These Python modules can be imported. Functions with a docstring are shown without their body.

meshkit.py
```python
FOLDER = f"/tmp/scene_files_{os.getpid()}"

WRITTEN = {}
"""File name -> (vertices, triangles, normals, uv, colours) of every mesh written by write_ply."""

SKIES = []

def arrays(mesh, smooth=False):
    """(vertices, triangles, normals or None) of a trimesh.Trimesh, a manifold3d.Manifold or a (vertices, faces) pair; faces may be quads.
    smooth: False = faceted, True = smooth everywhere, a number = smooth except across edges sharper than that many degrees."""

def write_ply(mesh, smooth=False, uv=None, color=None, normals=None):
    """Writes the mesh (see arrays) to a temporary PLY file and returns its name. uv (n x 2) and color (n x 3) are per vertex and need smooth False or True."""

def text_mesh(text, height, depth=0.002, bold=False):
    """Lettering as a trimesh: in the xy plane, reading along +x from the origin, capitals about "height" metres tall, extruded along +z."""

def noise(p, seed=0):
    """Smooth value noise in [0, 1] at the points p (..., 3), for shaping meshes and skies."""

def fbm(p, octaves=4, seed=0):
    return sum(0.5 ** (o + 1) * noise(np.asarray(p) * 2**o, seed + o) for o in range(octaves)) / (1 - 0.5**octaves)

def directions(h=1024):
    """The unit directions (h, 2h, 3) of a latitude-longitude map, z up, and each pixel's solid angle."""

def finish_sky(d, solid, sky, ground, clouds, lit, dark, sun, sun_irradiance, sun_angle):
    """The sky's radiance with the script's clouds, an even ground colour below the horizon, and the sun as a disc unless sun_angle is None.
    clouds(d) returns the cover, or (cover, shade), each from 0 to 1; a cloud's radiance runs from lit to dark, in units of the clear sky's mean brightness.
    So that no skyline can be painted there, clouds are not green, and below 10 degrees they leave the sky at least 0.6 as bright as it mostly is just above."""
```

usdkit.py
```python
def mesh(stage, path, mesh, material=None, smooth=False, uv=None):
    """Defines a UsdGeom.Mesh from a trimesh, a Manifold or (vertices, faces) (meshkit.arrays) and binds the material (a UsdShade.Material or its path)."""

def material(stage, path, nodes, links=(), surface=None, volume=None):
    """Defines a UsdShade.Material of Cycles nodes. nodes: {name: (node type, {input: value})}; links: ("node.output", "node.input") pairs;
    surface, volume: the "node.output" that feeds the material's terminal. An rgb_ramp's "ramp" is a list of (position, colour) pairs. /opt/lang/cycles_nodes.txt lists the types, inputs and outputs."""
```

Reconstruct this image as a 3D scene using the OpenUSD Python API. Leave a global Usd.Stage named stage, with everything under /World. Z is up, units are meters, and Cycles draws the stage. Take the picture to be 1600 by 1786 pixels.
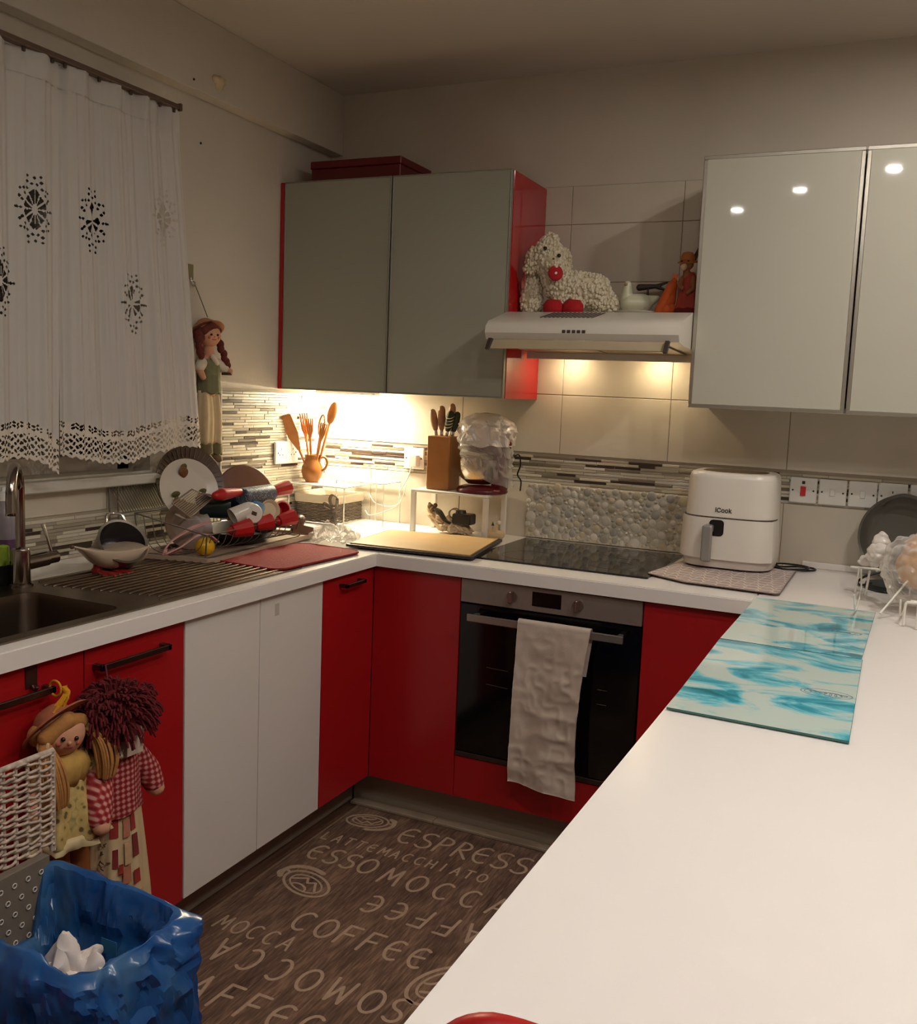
import math, random
import numpy as np, trimesh, manifold3d as m3
from shapely.geometry import Polygon, LineString, Point, box as sbox
from shapely.ops import unary_union
from shapely import affinity
from pxr import Usd, UsdGeom, UsdLux, UsdShade, Sdf, Gf
import usdkit, meshkit

stage = Usd.Stage.CreateInMemory()
UsdGeom.SetStageUpAxis(stage, UsdGeom.Tokens.z)
UsdGeom.SetStageMetersPerUnit(stage, 1.0)
UsdGeom.Xform.Define(stage, '/World')
UsdGeom.Scope.Define(stage, '/World/Looks')
R = random.Random(7)
NR = np.random.RandomState(7)
PI = math.pi

# ------------------------------------------------------------------ camera
cam = UsdGeom.Camera.Define(stage, '/World/camera')
CP = (2.189277, -3.327445, 1.449368)
YAW, PITCH, ROLL = 0.416505, -0.115557, 0.043438
F_PX, PPX, PPY = 1627.86, 853.98, 876.86
_f = np.array([-math.sin(YAW)*math.cos(PITCH), math.cos(YAW)*math.cos(PITCH), math.sin(PITCH)])
_r = np.array([math.cos(YAW), math.sin(YAW), 0.0]); _u = np.cross(_r, _f)
_r, _u = math.cos(ROLL)*_r + math.sin(ROLL)*_u, -math.sin(ROLL)*_r + math.cos(ROLL)*_u
cam.AddTransformOp().Set(Gf.Matrix4d(*[float(x) for row in ([*_r, 0], [*_u, 0], [*(-_f), 0], [*CP, 1]) for x in row]))
cam.CreateHorizontalApertureAttr(36.0)
cam.CreateVerticalApertureAttr(36.0*1786/1600)
cam.CreateFocalLengthAttr(F_PX/1600*36.0)
cam.CreateHorizontalApertureOffsetAttr((800-PPX)/1600*36.0)
cam.CreateVerticalApertureOffsetAttr(-(893-PPY)/1600*36.0)
cam.CreateClippingRangeAttr(Gf.Vec2f(0.02, 100))
EXPOSURE = 0.44
cam.CreateExposureAttr(EXPOSURE)

# ------------------------------------------------------------------ light levels
SPOT_POWER = 840.0       # radiance of each ceiling downlight's diffuser
STRIP_POWER = 340.0      # under-cabinet strip
HOOD_POWER = 66.0        # two bulbs under the cooker hood
SPOT_COL = (1.0, .935, .865)
STRIP_COL = (1.0, .89, .63)
HOOD_COL = (1.0, .80, .50)
SPOTS = [(1.138, -3.22, .26), (1.549, -2.751, .29), (2.021, -2.381, .78), (2.42, -.95, .75), (2.75, -1.75, 1.0), (2.9, -2.6, .8)]   # x, y, share of the power

# ------------------------------------------------------------------ helpers
def lin(c):
    c = np.asarray(c, float)/255.0
    return tuple(np.where(c <= .04045, c/12.92, ((c+.055)/1.055)**2.4))

MATS = {}
def M(name, col, rough=.5, metal=0.0, var=0.0, vscale=20.0, bump=0.0, bscale=80.0, **kw):
    """principled material; col in sRGB 0-255. var: lightness variation by noise; bump: height of a fine noise."""
    if name in MATS: return MATS[name]
    c = lin(col)
    nodes = {'p': ('principled_bsdf', {'base_color': c, 'roughness': rough, 'metallic': metal, **kw})}
    links = []
    if var or bump:
        nodes['tc'] = ('texture_coordinate', {})
    if var:
        nodes['n'] = ('noise_texture', {'scale': vscale, 'detail': 4})
        nodes['r'] = ('rgb_ramp', {'ramp': [(.3, tuple(x*(1-var) for x in c)), (.7, tuple(min(1, x*(1+var)) for x in c))]})
        links += [('tc.object', 'n.vector'), ('n.fac', 'r.fac'), ('r.color', 'p.base_color')]
    if bump:
        nodes['bn'] = ('noise_texture', {'scale': bscale, 'detail': 3})
        nodes['b'] = ('bump', {'strength': 1.0, 'distance': bump})
        links += [('tc.object', 'bn.vector'), ('bn.fac', 'b.height'), ('b.normal', 'p.normal')]
    MATS[name] = usdkit.material(stage, '/World/Looks/'+name, nodes, links, surface='p.BSDF')
    return MATS[name]

def MX(name, nodes, links, surface):
    MATS[name] = usdkit.material(stage, '/World/Looks/'+name, nodes, links, surface=surface)
    return MATS[name]

def emit(name, col, strength):
    return MX(name, {'e': ('emission', {'color': col, 'strength': strength})}, [], 'e.emission')

def cat(*ms):
    L = []
    for m in ms:
        if isinstance(m, (list,)): L += [cat(*m)]
        elif hasattr(m, 'to_mesh'): L.append(man2tri(m))
        else: L.append(m)
    return L[0] if len(L) == 1 else trimesh.util.concatenate(L)
def man2tri(m):
    q = m.to_mesh(); return trimesh.Trimesh(np.array(q.vert_properties[:, :3]), np.array(q.tri_verts), process=False)

def tf(m, loc=(0, 0, 0), rx=0, ry=0, rz=0, s=1.0):
    """scale, then rotate x, y, z (degrees), then move."""
    m = m.copy()
    v = m.vertices*np.asarray(s, float)
    for ang, ax in ((rx, 0), (ry, 1), (rz, 2)):
        if ang:
            a = math.radians(ang); c, d = math.cos(a), math.sin(a)
            i, j = [(1, 2), (2, 0), (0, 1)][ax]
            vi, vj = v[:, i].copy(), v[:, j].copy()
            v[:, i], v[:, j] = c*vi-d*vj, d*vi+c*vj
    m.vertices = v+np.asarray(loc, float)
    return m

_BT = None
def box(x0, x1, y0, y1, z0, z1, b=.0015):
    """chamfered box"""
    lo = np.array([min(x0, x1), min(y0, y1), min(z0, z1)]); hi = np.array([max(x0, x1), max(y0, y1), max(z0, z1)])
    b = min(b, .3*(hi-lo).min())
    if b <= 0:
        return trimesh.creation.box(bounds=[lo, hi])
    pts = []
    for i in range(8):
        s = np.array([i & 1, i >> 1 & 1, i >> 2 & 1])
        c = np.where(s, hi, lo); d = np.where(s, -1, 1)*b
        for k in range(3):
            q = c+d; q[k] = c[k]; pts.append(q)
    return hull(np.array(pts))
def hull(pts):
    return trimesh.convex.convex_hull(np.asarray(pts, float))
def rbox(x0, x1, y0, y1, z0, z1, r, n=4):
    """box with round edges: hull of eight spheres"""
    s = trimesh.creation.uv_sphere(radius=r, count=[2*n, 4*n])
    P = [s.vertices+[x, y, z] for x in (x0+r, x1-r) for y in (y0+r, y1-r) for z in (z0+r, z1-r)]
    return hull(np.vstack(P))
def tube(pts, r, n=8, closed=False, caps=True):
    P = np.asarray(pts, float); k = len(P)
    rr = np.broadcast_to(np.asarray(r, float), (k,))
    if closed: t = np.roll(P, -1, 0)-np.roll(P, 1, 0)
    else:
        t = np.gradient(P, axis=0)
    t /= np.maximum(np.linalg.norm(t, axis=1, keepdims=True), 1e-12)
    u = np.cross(t[0], [0, 0, 1.0]);
    if np.linalg.norm(u) < 1e-3: u = np.cross(t[0], [1.0, 0, 0])
    u /= np.linalg.norm(u); U = [u]
    for i in range(1, k):
        u = U[-1]-t[i]*(U[-1]@t[i]); u /= max(np.linalg.norm(u), 1e-12); U.append(u)
    U = np.array(U); V = np.cross(t, U)
    a = np.arange(n)/n*2*PI
    v = (P[:, None]+rr[:, None, None]*(np.cos(a)[None, :, None]*U[:, None]+np.sin(a)[None, :, None]*V[:, None])).reshape(-1, 3)
    f = []
    kk = k if closed else k-1
    I = np.arange(kk)[:, None]*n; J = ((np.arange(kk)+1) % k)[:, None]*n; A = np.arange(n)[None]; B = (A+1) % n
    f = np.concatenate([np.stack([I+A, I+B, J+B], -1).reshape(-1, 3), np.stack([I+A, J+B, J+A], -1).reshape(-1, 3)])
    if caps and not closed:
        v = np.vstack([v, P[0], P[-1]]); c0, c1 = len(v)-2, len(v)-1
        a_ = np.arange(n); b_ = (a_+1) % n
        f = np.concatenate([f, np.stack([np.full(n, c0), b_, a_], -1), np.stack([np.full(n, c1), (k-1)*n+a_, (k-1)*n+b_], -1)])
    return trimesh.Trimesh(v, f, process=False)
def rod(a, b, r, n=8, r2=None):
    return tube([a, b], [r, r if r2 is None else r2], n)
def curve(pts, n=24):
    """smooth curve through the points (Catmull-Rom)"""
    P = np.asarray(pts, float); P = np.vstack([2*P[0]-P[1], P, 2*P[-1]-P[-2]])
    out = []
    seg = len(P)-3
    for i in range(seg):
        p0, p1, p2, p3 = P[i:i+4]
        m = max(2, n//seg)
        for s in np.linspace(0, 1, m, endpoint=False):
            out.append(.5*((2*p1)+(-p0+p2)*s+(2*p0-5*p1+4*p2-p3)*s*s+(-p0+3*p1-3*p2+p3)*s**3))
    out.append(P[-2]); return np.array(out)
def lathe(prof, n=32, loc=(0, 0, 0), sx=1, sy=1):
    """profile of (radius, z), turned about z; ends on the axis close it"""
    p = np.asarray(prof, float); k = len(p); a = np.arange(n)/n*2*PI
    v = np.stack([p[:, 0, None]*np.cos(a)*sx, p[:, 0, None]*np.sin(a)*sy, np.broadcast_to(p[:, 1, None], (k, n))], -1).reshape(-1, 3)
    I = np.arange(k-1)[:, None]*n; A = np.arange(n)[None]; B = (A+1) % n
    f = np.concatenate([np.stack([I+A, I+B, I+n+B], -1).reshape(-1, 3), np.stack([I+A, I+n+B, I+n+A], -1).reshape(-1, 3)])
    m = trimesh.Trimesh(v+np.asarray(loc), f, process=False)
    return m
def loft(rings, cap=True):
    """rings: list of equally long closed point loops"""
    K = len(rings); n = len(rings[0]); v = np.vstack(rings)
    I = np.arange(K-1)[:, None]*n; A = np.arange(n)[None]; B = (A+1) % n
    f = np.concatenate([np.stack([I+A, I+B, I+n+B], -1).reshape(-1, 3), np.stack([I+A, I+n+B, I+n+A], -1).reshape(-1, 3)])
    if cap:
        v = np.vstack([v, rings[0].mean(0), rings[-1].mean(0)]); c0, c1 = len(v)-2, len(v)-1
        a_ = np.arange(n); b_ = (a_+1) % n
        f = np.concatenate([f, np.stack([np.full(n, c0), b_, a_], -1), np.stack([np.full(n, c1), (K-1)*n+a_, (K-1)*n+b_], -1)])
    return trimesh.Trimesh(v, f, process=False)
def grid(P, thick=0.0):
    """P: (a, b, 3) points -> sheet; thick gives it a back side"""
    a, b = P.shape[:2]; v = P.reshape(-1, 3)
    i = (np.arange(a-1)[:, None]*b+np.arange(b-1)[None]).ravel()
    f = np.concatenate([np.stack([i, i+b, i+b+1], -1), np.stack([i, i+b+1, i+1], -1)])
    m = trimesh.Trimesh(v, f, process=False)
    if thick:
        nrm = m.vertex_normals; v2 = v-nrm*thick; N = len(v)
        e = np.concatenate([np.arange(b), np.arange(1, a)*b+b-1, (a-1)*b+np.arange(b-2, -1, -1), np.arange(a-2, 0, -1)*b])
        e2 = np.roll(e, -1)
        sides = np.concatenate([np.stack([e, e+N, e2+N], -1), np.stack([e, e2+N, e2], -1)])
        m = trimesh.Trimesh(np.vstack([v, v2]), np.concatenate([f, f[:, ::-1]+N, sides]), process=False)
    return m
def ball(c, r, sub=3):
    m = trimesh.creation.icosphere(subdivisions=sub); return tf(m, c, s=r)
def extr(poly, z0, z1):
    gs = [g for g in getattr(poly, 'geoms', [poly]) if g.area > 0]
    return cat(*[tf(trimesh.creation.extrude_polygon(g, z1-z0, engine='earcut'), (0, 0, z0)) for g in gs])
def rrect(x0, x1, y0, y1, r):
    return sbox(x0+r, y0+r, x1-r, y1-r).buffer(r, quad_segs=6)
def blob(bones, fine=.006, smooth=12):
    """bones: ((p, r), (p, r)) or (p, r): one smooth continuous body"""
    S = []
    for b in bones:
        if isinstance(b[1], (int, float)): b = (b, b)
        sp = []
        for (p, r) in b:
            sp.append(m3.Manifold.sphere(r, 20).translate([float(x) for x in p]))
        S.append(m3.Manifold.batch_hull(sp))
    m = m3.Manifold.batch_boolean(S, m3.OpType.Add).refine_to_length(fine)
    t = man2tri(m); t.merge_vertices()
    trimesh.smoothing.filter_taubin(t, lamb=.5, nu=.53, iterations=smooth)
    return t
def rough(m, amp, freq, seed=0):
    m = m.copy(); n = m.vertex_normals
    d = meshkit.fbm(m.vertices*freq+13.7, 3, seed)-.5
    m.vertices = m.vertices+n*d[:, None]*2*amp
    return m
def text(s, h, depth=.0006, bold=False):
    m = meshkit.text_mesh(s, h, depth, bold)
    w = m.bounds[1][0]-m.bounds[0][0]
    return tf(m, (-m.bounds[0][0]-w/2, 0, 0))
def ring(c, r, t, n=28, rx=0, ry=0, rz=0, sec=8):
    a = np.arange(n)/n*2*PI
    return tf(tube(np.stack([r*np.cos(a), r*np.sin(a), 0*a], 1), t, sec, closed=True), c, rx, ry, rz)

USED = {}
def numbered(path):
    k = USED.get(path, -1)+1; USED[path] = k
    return path if k == 0 else f'{path}_{k:03d}'
def put(parent, name, mesh, mat, smooth=35, label=None, kind=None):
    path = numbered(f'{parent}/{name}')
    if isinstance(mesh, (list, tuple)): mesh = cat(*mesh)
    g = usdkit.mesh(stage, path, mesh, mat, smooth)
    if label: g.GetPrim().SetCustomDataByKey('label', label)
    if kind: g.GetPrim().SetCustomDataByKey('kind', kind)
    return path
class Thing:
    """an Xform at the thing's base; parts are built in world coordinates and brought into its frame"""
    def __init__(s, name, label, category, loc, group=None, kind=None):
        s.loc = np.asarray(loc, float); s.path = numbered('/World/'+name)
        x = UsdGeom.Xform.Define(stage, s.path); x.AddTranslateOp().Set(Gf.Vec3d(*map(float, s.loc))); p = x.GetPrim()
        if label: p.SetCustomDataByKey('label', label)
        if category: p.SetCustomDataByKey('category', category)
        if group: p.SetCustomDataByKey('group', group)
        if kind: p.SetCustomDataByKey('kind', kind)
    def add(s, name, mesh, mat, smooth=35, parent=None, label=None, kind=None):
        if isinstance(mesh, (list, tuple)): mesh = cat(*mesh)
        elif hasattr(mesh, 'to_mesh'): mesh = man2tri(mesh)
        return put(parent or s.path, name, tf(mesh, -s.loc), mat, smooth, label, kind)
def struct(name, mesh, mat, smooth=False, label=None):
    p = put('/World', name, mesh, mat, smooth, label, 'structure'); return p

# ------------------------------------------------------------------ common materials
WALLP = M('wall_paint', (206, 196, 180), .75, var=.03, vscale=3, bump=.0006, bscale=60)
CEILP = M('ceiling_paint', (206, 196, 182), .8, var=.02, vscale=2)
TILE = M('ceramic_tile', (206, 196, 178), .22, var=.04, vscale=4)
GROUT = M('grout', (150, 140, 124), .9)
WHITE_TOP = M('worktop_laminate', (236, 230, 224), .24)
RED = M('red_lacquer', (168, 24, 28), .25)
RED_SIDE = M('red_gloss_panel', (176, 24, 24), .08)
WHITE_DOOR = M('white_door_laminate', (224, 218, 210), .35)
STEEL = M('brushed_steel', (150, 142, 132), .32, 1.0, var=.06, vscale=60)
CHROME = M('chrome', (205, 203, 200), .08, 1.0)
DKSTEEL = M('dark_handle_steel', (96, 80, 74), .38, 1.0)
WIRE = M('white_wire', (232, 228, 216), .35)
BLACKPL = M('black_plastic', (18, 17, 17), .35)
WHITEPL = M('white_plastic', (226, 222, 214), .3)
ALU = M('aluminium_frame', (190, 184, 172), .3, .9)
# ================================================================== the room
WX, BY = -.058, 0.0            # left wall plane, back wall plane
RX, FY, CZ = 4.2, -5.2, 2.62   # right wall, wall behind the camera, ceiling
floor_m = MX('floor_wood', {'tc': ('texture_coordinate', {}), 'mp': ('mapping', {'scale': (14, 1.2, 1)}), 'n': ('noise_texture', {'scale': 3, 'detail': 6}),
    'r': ('rgb_ramp', {'ramp': [(.3, lin((72, 50, 38))), (.7, lin((108, 78, 60)))]}), 'p': ('principled_bsdf', {'roughness': .45})},
    [('tc.object', 'mp.vector'), ('mp.vector', 'n.vector'), ('n.fac', 'r.fac'), ('r.color', 'p.base_color')], 'p.BSDF')
struct('floor', box(WX-.1, RX+.1, FY-.1, .1, -.06, -.008, 0), GROUT)
# the floor's boards run along the room; only the strip between cupboards and rug shows
xx = WX; k = 0
while xx < 2.4:
    for y0, y1 in ((FY, -3.3), (-3.297, -1.9 - .3*(k % 3)), (-1.897-.3*(k % 3), 0)):
        put('/World/floor', 'plank', box(xx, xx+.117, y0, y1, -.0079, 0, .0012), floor_m, False)
    xx += .119; k += 1
put('/World/floor', 'plank', box(xx, RX, FY, 0, -.0079, 0, .001), floor_m, False)
struct('ceiling', box(WX-.2, RX+.1, FY-.1, .1, CZ, CZ+.06, 0), CEILP)
# left wall with the window opening
WIN = (-2.42, -1.0, 1.155, 2.22)
lw = sbox(FY, 0, .1, CZ).difference(sbox(WIN[0], WIN[2], WIN[1], WIN[3]))
m = trimesh.creation.extrude_polygon(lw, .16, engine='earcut')          # (y, z, depth) -> world
m = trimesh.Trimesh(np.stack([WX-.16+m.vertices[:, 2], m.vertices[:, 0], m.vertices[:, 1]], 1), m.faces, process=False)
m.fix_normals()
LW = struct('wall_left', m, WALLP)
BW = struct('wall_back', box(WX-.16, RX+.1, 0, .1, 0, CZ, 0), WALLP)
struct('wall_right', box(RX, RX+.1, FY, 0, 0, CZ, 0), WALLP)
struct('wall_front', box(WX, RX, FY-.1, FY, 0, CZ, 0), WALLP)
struct('trim_1', box(WX, .0, FY, 0, 2.385, CZ, .002), WALLP, label='boxed beam running along the top of the window wall')
# window behind the curtain: frame, pane, sill
GLASS = MX('window_glass', {'t': ('transparent_bsdf', {'color': (.9, .92, .92)}), 'g': ('glossy_bsdf', {'roughness': .02}), 'f': ('fresnel', {'IOR': 1.5}), 'm': ('mix_closure', {})},
    [('f.fac', 'm.fac'), ('t.BSDF', 'm.closure1'), ('g.BSDF', 'm.closure2')], 'm.closure')
FRAME = M('window_frame_paint', (196, 186, 174), .5)
w = Thing('window_1', None, None, (-.17, WIN[0], WIN[2]), kind='structure')
y0, y1, z0, z1 = WIN; ym = (y0+y1)/2
w.add('window_frame', [box(-.2, -.15, y0, y1, z0, z0+.05), box(-.2, -.15, y0, y1, z1-.05, z1), box(-.2, -.15, y0, y0+.05, z0, z1), box(-.2, -.15, y1-.05, y1, z0, z1), box(-.2, -.15, ym-.035, ym+.035, z0, z1)], FRAME)
w.add('window_pane', box(-.178, -.174, y0+.05, ym-.035, z0+.05, z1-.05, 0), GLASS, False)
w.add('window_pane', box(-.178, -.174, ym+.035, y1-.05, z0+.05, z1-.05, 0), GLASS, False)
w.add('roller_shutter', [box(-.232, -.222, y0, y1, z0+.002+i*.05, z0+.050+i*.05, .003) for i in range(21)], M('shutter_brown', (112, 96, 80), .6), kind='stuff')
SILLM = M('sill_marble', (200, 194, 184), .4, var=.05, vscale=9)
w.add('window_sill', box(-.2, -.012, y0-.06, -.955, 1.118, 1.15, .004), SILLM)

# ---------------------------------------------------------------- tiles and mosaic
def tile_back(xa, xb, za, zb):
    put(BW, 'tile', box(xa+.0012, xb-.0012, -.007, 0, za+.0012, zb-.0012, .0012), TILE, 30)
put(BW, 'grout_bed', box(WX, 2.72, -.0048, 0, .90, 2.216, 0), M('tile_joint', (150, 136, 118), .9), False)
cols = [WX, .179, .589, .999, 1.411, 1.823, 2.235, 2.647]
BAND0, BAND1 = 1.122, 1.236
for a, b in zip(cols[:-1], cols[1:]):
    tile_back(a, b, .905, BAND0)
    tile_back(a, b, BAND1, 1.458)
for za, zb in ((1.458, 1.664), (1.664, 1.871), (1.871, 2.079), (2.079, 2.216)):
    for a, b in ((.86, .999), (.999, 1.411), (1.411, 1.6)): tile_back(a, b, za, zb)
tones = [((206, 198, 178), .3), ((186, 176, 154), .3), ((160, 150, 132), .32), ((124, 112, 96), .3), ((66, 54, 46), .25), ((196, 190, 178), .15)]
MOS = [M('mosaic_glass_%d' % (i+1), c, r) for i, (c, r) in enumerate(tones)]
def strips(rnd, s0, s1, z0, z1, pitch=.0104, lmin=.05, lmax=.15, dark=.16):
    z = z0
    while z+pitch <= z1+1e-6:
        s = s0-rnd.uniform(0, .1)
        while s < s1:
            L = rnd.uniform(lmin, lmax); a, b = max(s, s0), min(s+L, s1)
            if b-a > .008:
                t = 4 if rnd.random() < dark else rnd.choice([0, 0, 0, 1, 1, 1, 2, 2, 3, 5])
                yield a, b, z, z+pitch, t, rnd.uniform(.0052, .0085)
            s += L
        z += pitch
for a, b, z0, z1, t, d in strips(random.Random(3), WX+.01, 2.5, BAND0+.001, BAND1-.001, lmin=.06, lmax=.17, dark=.2):
    put(BW, 'mosaic_tile', box(a+.0006, b-.0006, -d, 0, z0+.0008, z1-.0008, .0008), MOS[t], False)
put(LW, 'grout_bed', [box(WX, WX+.0045, -.66, 0, .90, 1.432, 0), box(WX, WX+.0045, -2.6, -.66, .90, 1.115, 0)], M('mosaic_grout', (168, 156, 134), .9), False)
put(LW, 'edge_trim', box(WX, WX+.009, -.668, -.66, 1.115, 1.432, .001), TILE)
for a, b, z0, z1, t, d in strips(random.Random(4), -.66, -.004, .912, 1.430, lmin=.06, lmax=.17, dark=.15):
    put(LW, 'mosaic_tile', box(WX, WX+d, a+.0006, b-.0006, z0+.0008, z1-.0008, .0008), MOS[t], False)
low = list(strips(random.Random(5), -2.6, -.66, .912, 1.043, lmin=.06, lmax=.16, dark=.2))
for tone in range(6):
    put(LW, 'mosaic_strips', [box(WX, WX+d, a+.0006, b-.0006, z0+.0008, z1-.0008, 0) for a, b, z0, z1, t, d in low if t == tone], MOS[tone], False, kind='stuff')
for a, b in ((-2.6, -2.012), (-2.01, -1.602), (-1.6, -1.19)):
    put(LW, 'tile', box(WX, WX+.008, a, b, 1.046, 1.113, .001), TILE)
for a, b in ((-1.188, -.93), (-.928, -.662)):
    put(LW, 'tile', box(WX, WX+.007, a, b, 1.046, 1.113, .001), MOS[2])

# ---------------------------------------------------------------- ceiling downlights
STR = ['nearest the left of the room', 'second from the left', 'third from the left over the worktop end', 'over the right end of the back worktop', 'over the middle of the white peninsula', 'over the near right of the peninsula']
for k, ((x, y, sh), s) in enumerate(zip(SPOTS, STR)):
    SPOT_E = emit('downlight_glow_%d' % (k+1), SPOT_COL, SPOT_POWER*sh)
    t = Thing('ceiling_downlight', 'round white recessed ceiling downlight '+s, 'ceiling light', (x, y, CZ))
    t.add('trim_ring', lathe([(.034, CZ-.001), (.036, CZ-.006), (.048, CZ-.005), (.052, CZ), (.034, CZ-.0005)], 28, (x, y, 0)), WHITEPL)
    t.add('diffuser', extr(Point(x, y).buffer(.030, quad_segs=6), CZ-.005, CZ-.002), SPOT_E)

# ---------------------------------------------------------------- worktops
LF, BF, PX = .622, -.689, 1.837       # front edges: left run, back run, peninsula
ZT, ZB = .91, .868
SINK = (.235, .542, -2.14, -1.705)
lt = sbox(WX, -2.95, LF, 0).difference(rrect(SINK[0], SINK[1], SINK[2], SINK[3], .02))
def slab(poly, name, label):
    t = Thing(name, label, 'worktop', (*poly.representative_point().coords[0], ZB))
    core = extr(poly, ZB, ZT-.003); top = extr(poly.buffer(-.0025, join_style=2), ZT-.003, ZT)
    t.add('slab', [core, top], WHITE_TOP, False); return t
slab(lt, 'worktop', 'white laminate worktop along the window wall, holding the steel sink')
slab(sbox(LF+.0006, BF, PX-.0006, 0), 'worktop', 'white laminate worktop along the back wall with the black hob')
slab(sbox(PX, -2.76, 2.72, 0), 'worktop', 'wide white peninsula worktop in the right foreground')
UP = Thing('worktop_upstand', 'low white upstand strip where the right worktop meets the back wall', 'upstand', (2.2, -.012, ZT))
UP.add('strip', box(1.9, 2.72, -.022, -.0075, ZT, ZT+.022, .003), WHITE_TOP)

# ---------------------------------------------------------------- base cabinets
DX = LF-.02; DY = BF+.02      # door faces
DZ0, DZ1 = .132, .862
CARC = M('carcass_white', (190, 184, 176), .5)
def bar_handle(t, parent, a, b, out, mat, w=.011, leg=.03):
    """flat bar handle from a to b on a face; out = outward unit vector"""
    a, b, out = map(np.asarray, (a, b, out)); d = (b-a)/np.linalg.norm(b-a)
    lo = np.minimum(a, b); hi = np.maximum(a, b)
    def bx(p, q):
        return box(*[v for k in range(3) for v in (min(p[k], q[k]), max(p[k], q[k]))], b=.0015)
    up = np.array([0, 0, 1.0])*w/2
    m = [bx(a+out*(leg-.008)-up, b+out*leg+up), bx(a-up, a+d*.012+out*leg+up), bx(b-up, b-d*.012+out*leg+up)]
    t.add('handle', m, mat, parent=parent, label='dark steel bar handle')
def base_x(name, label, y0, y1, doors, mat, handle=None, back=WX):
    t = Thing(name, label, 'cabinet', (back+.3, (y0+y1)/2, 0))
    ya, yb = y0, y1
    t.add('body', box(back+.01, DX-.021, y0+.001, y1-.001, DZ0, ZB-.001 if name != 'sink_cabinet' else .70, .001), CARC)
    ps = []
    for a, b in doors:
        ps.append(t.add('door', box(DX-.018, DX, a+.0015, b-.0015, DZ0, DZ1, .0015), mat))
    return t, ps
sc, ds = base_x('sink_cabinet', 'red cabinet under the sink with two doors and dark bar handles', -2.18, -1.568, [(-2.18, -1.876), (-1.876, -1.568)], RED)
bar_handle(sc, ds[1], (DX, -1.855, .818), (DX, -1.642, .818), (1, 0, 0), DKSTEEL, .014)
bar_handle(sc, ds[0], (DX, -2.16, .806), (DX, -1.975, .806), (1, 0, 0), DKSTEEL, .014)
sc2, _ = base_x('base_cabinet', 'red cabinet left of the sink doors, mostly out of view', -2.8, -2.182, [(-2.8, -2.182)], RED)
wc, wd = base_x('base_cabinet', 'white two-door cabinet without handles between the red sink doors and red corner door', -1.566, -.966, [(-1.566, -1.270), (-1.270, -.966)], WHITE_DOOR)
wc.add('sticker_residue', box(DX, DX+.0003, -1.205, -1.185, .80, .835, 0), M('residue', (186, 180, 172), .7), parent=wd[1], label='small grey mark left by a sticker')
cc, cd = base_x('base_cabinet', 'narrow red corner cabinet with a short handle beside the white doors', -.964, BF+.022, [(-.964, BF+.0225)], RED)
bar_handle(cc, cd[0], (DX, -.878, .832), (DX, -.762, .832), (1, 0, 0), DKSTEEL, .012)
PLB = M('plinth_beige', (150, 136, 118), .4)
pt = Thing('plinth', 'beige plinth board under the left cabinets', 'plinth', (.5, -1.5, 0)); pt.add('board', box(.485, .5, -2.8, -.60, .001, DZ0-.001), PLB)
pt = Thing('plinth', 'beige plinth board under the oven run', 'plinth', (1.2, -.6, 0)); pt.add('board', box(.503, 1.9, -.60, -.585, .001, DZ0-.001), PLB)
tr = Thing('floor_strip', 'pale wooden strip lying on the floor along the foot of the oven plinth', 'floor strip', (1.2, -.615, 0))
for a, b in ((.515, .84), (.842, 1.28), (1.282, 1.82)): tr.add('batten', box(a, b, -.640, -.602, .001, .012, .002), M('pale_batten', (164, 146, 124), .5, var=.08, vscale=20))
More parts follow.
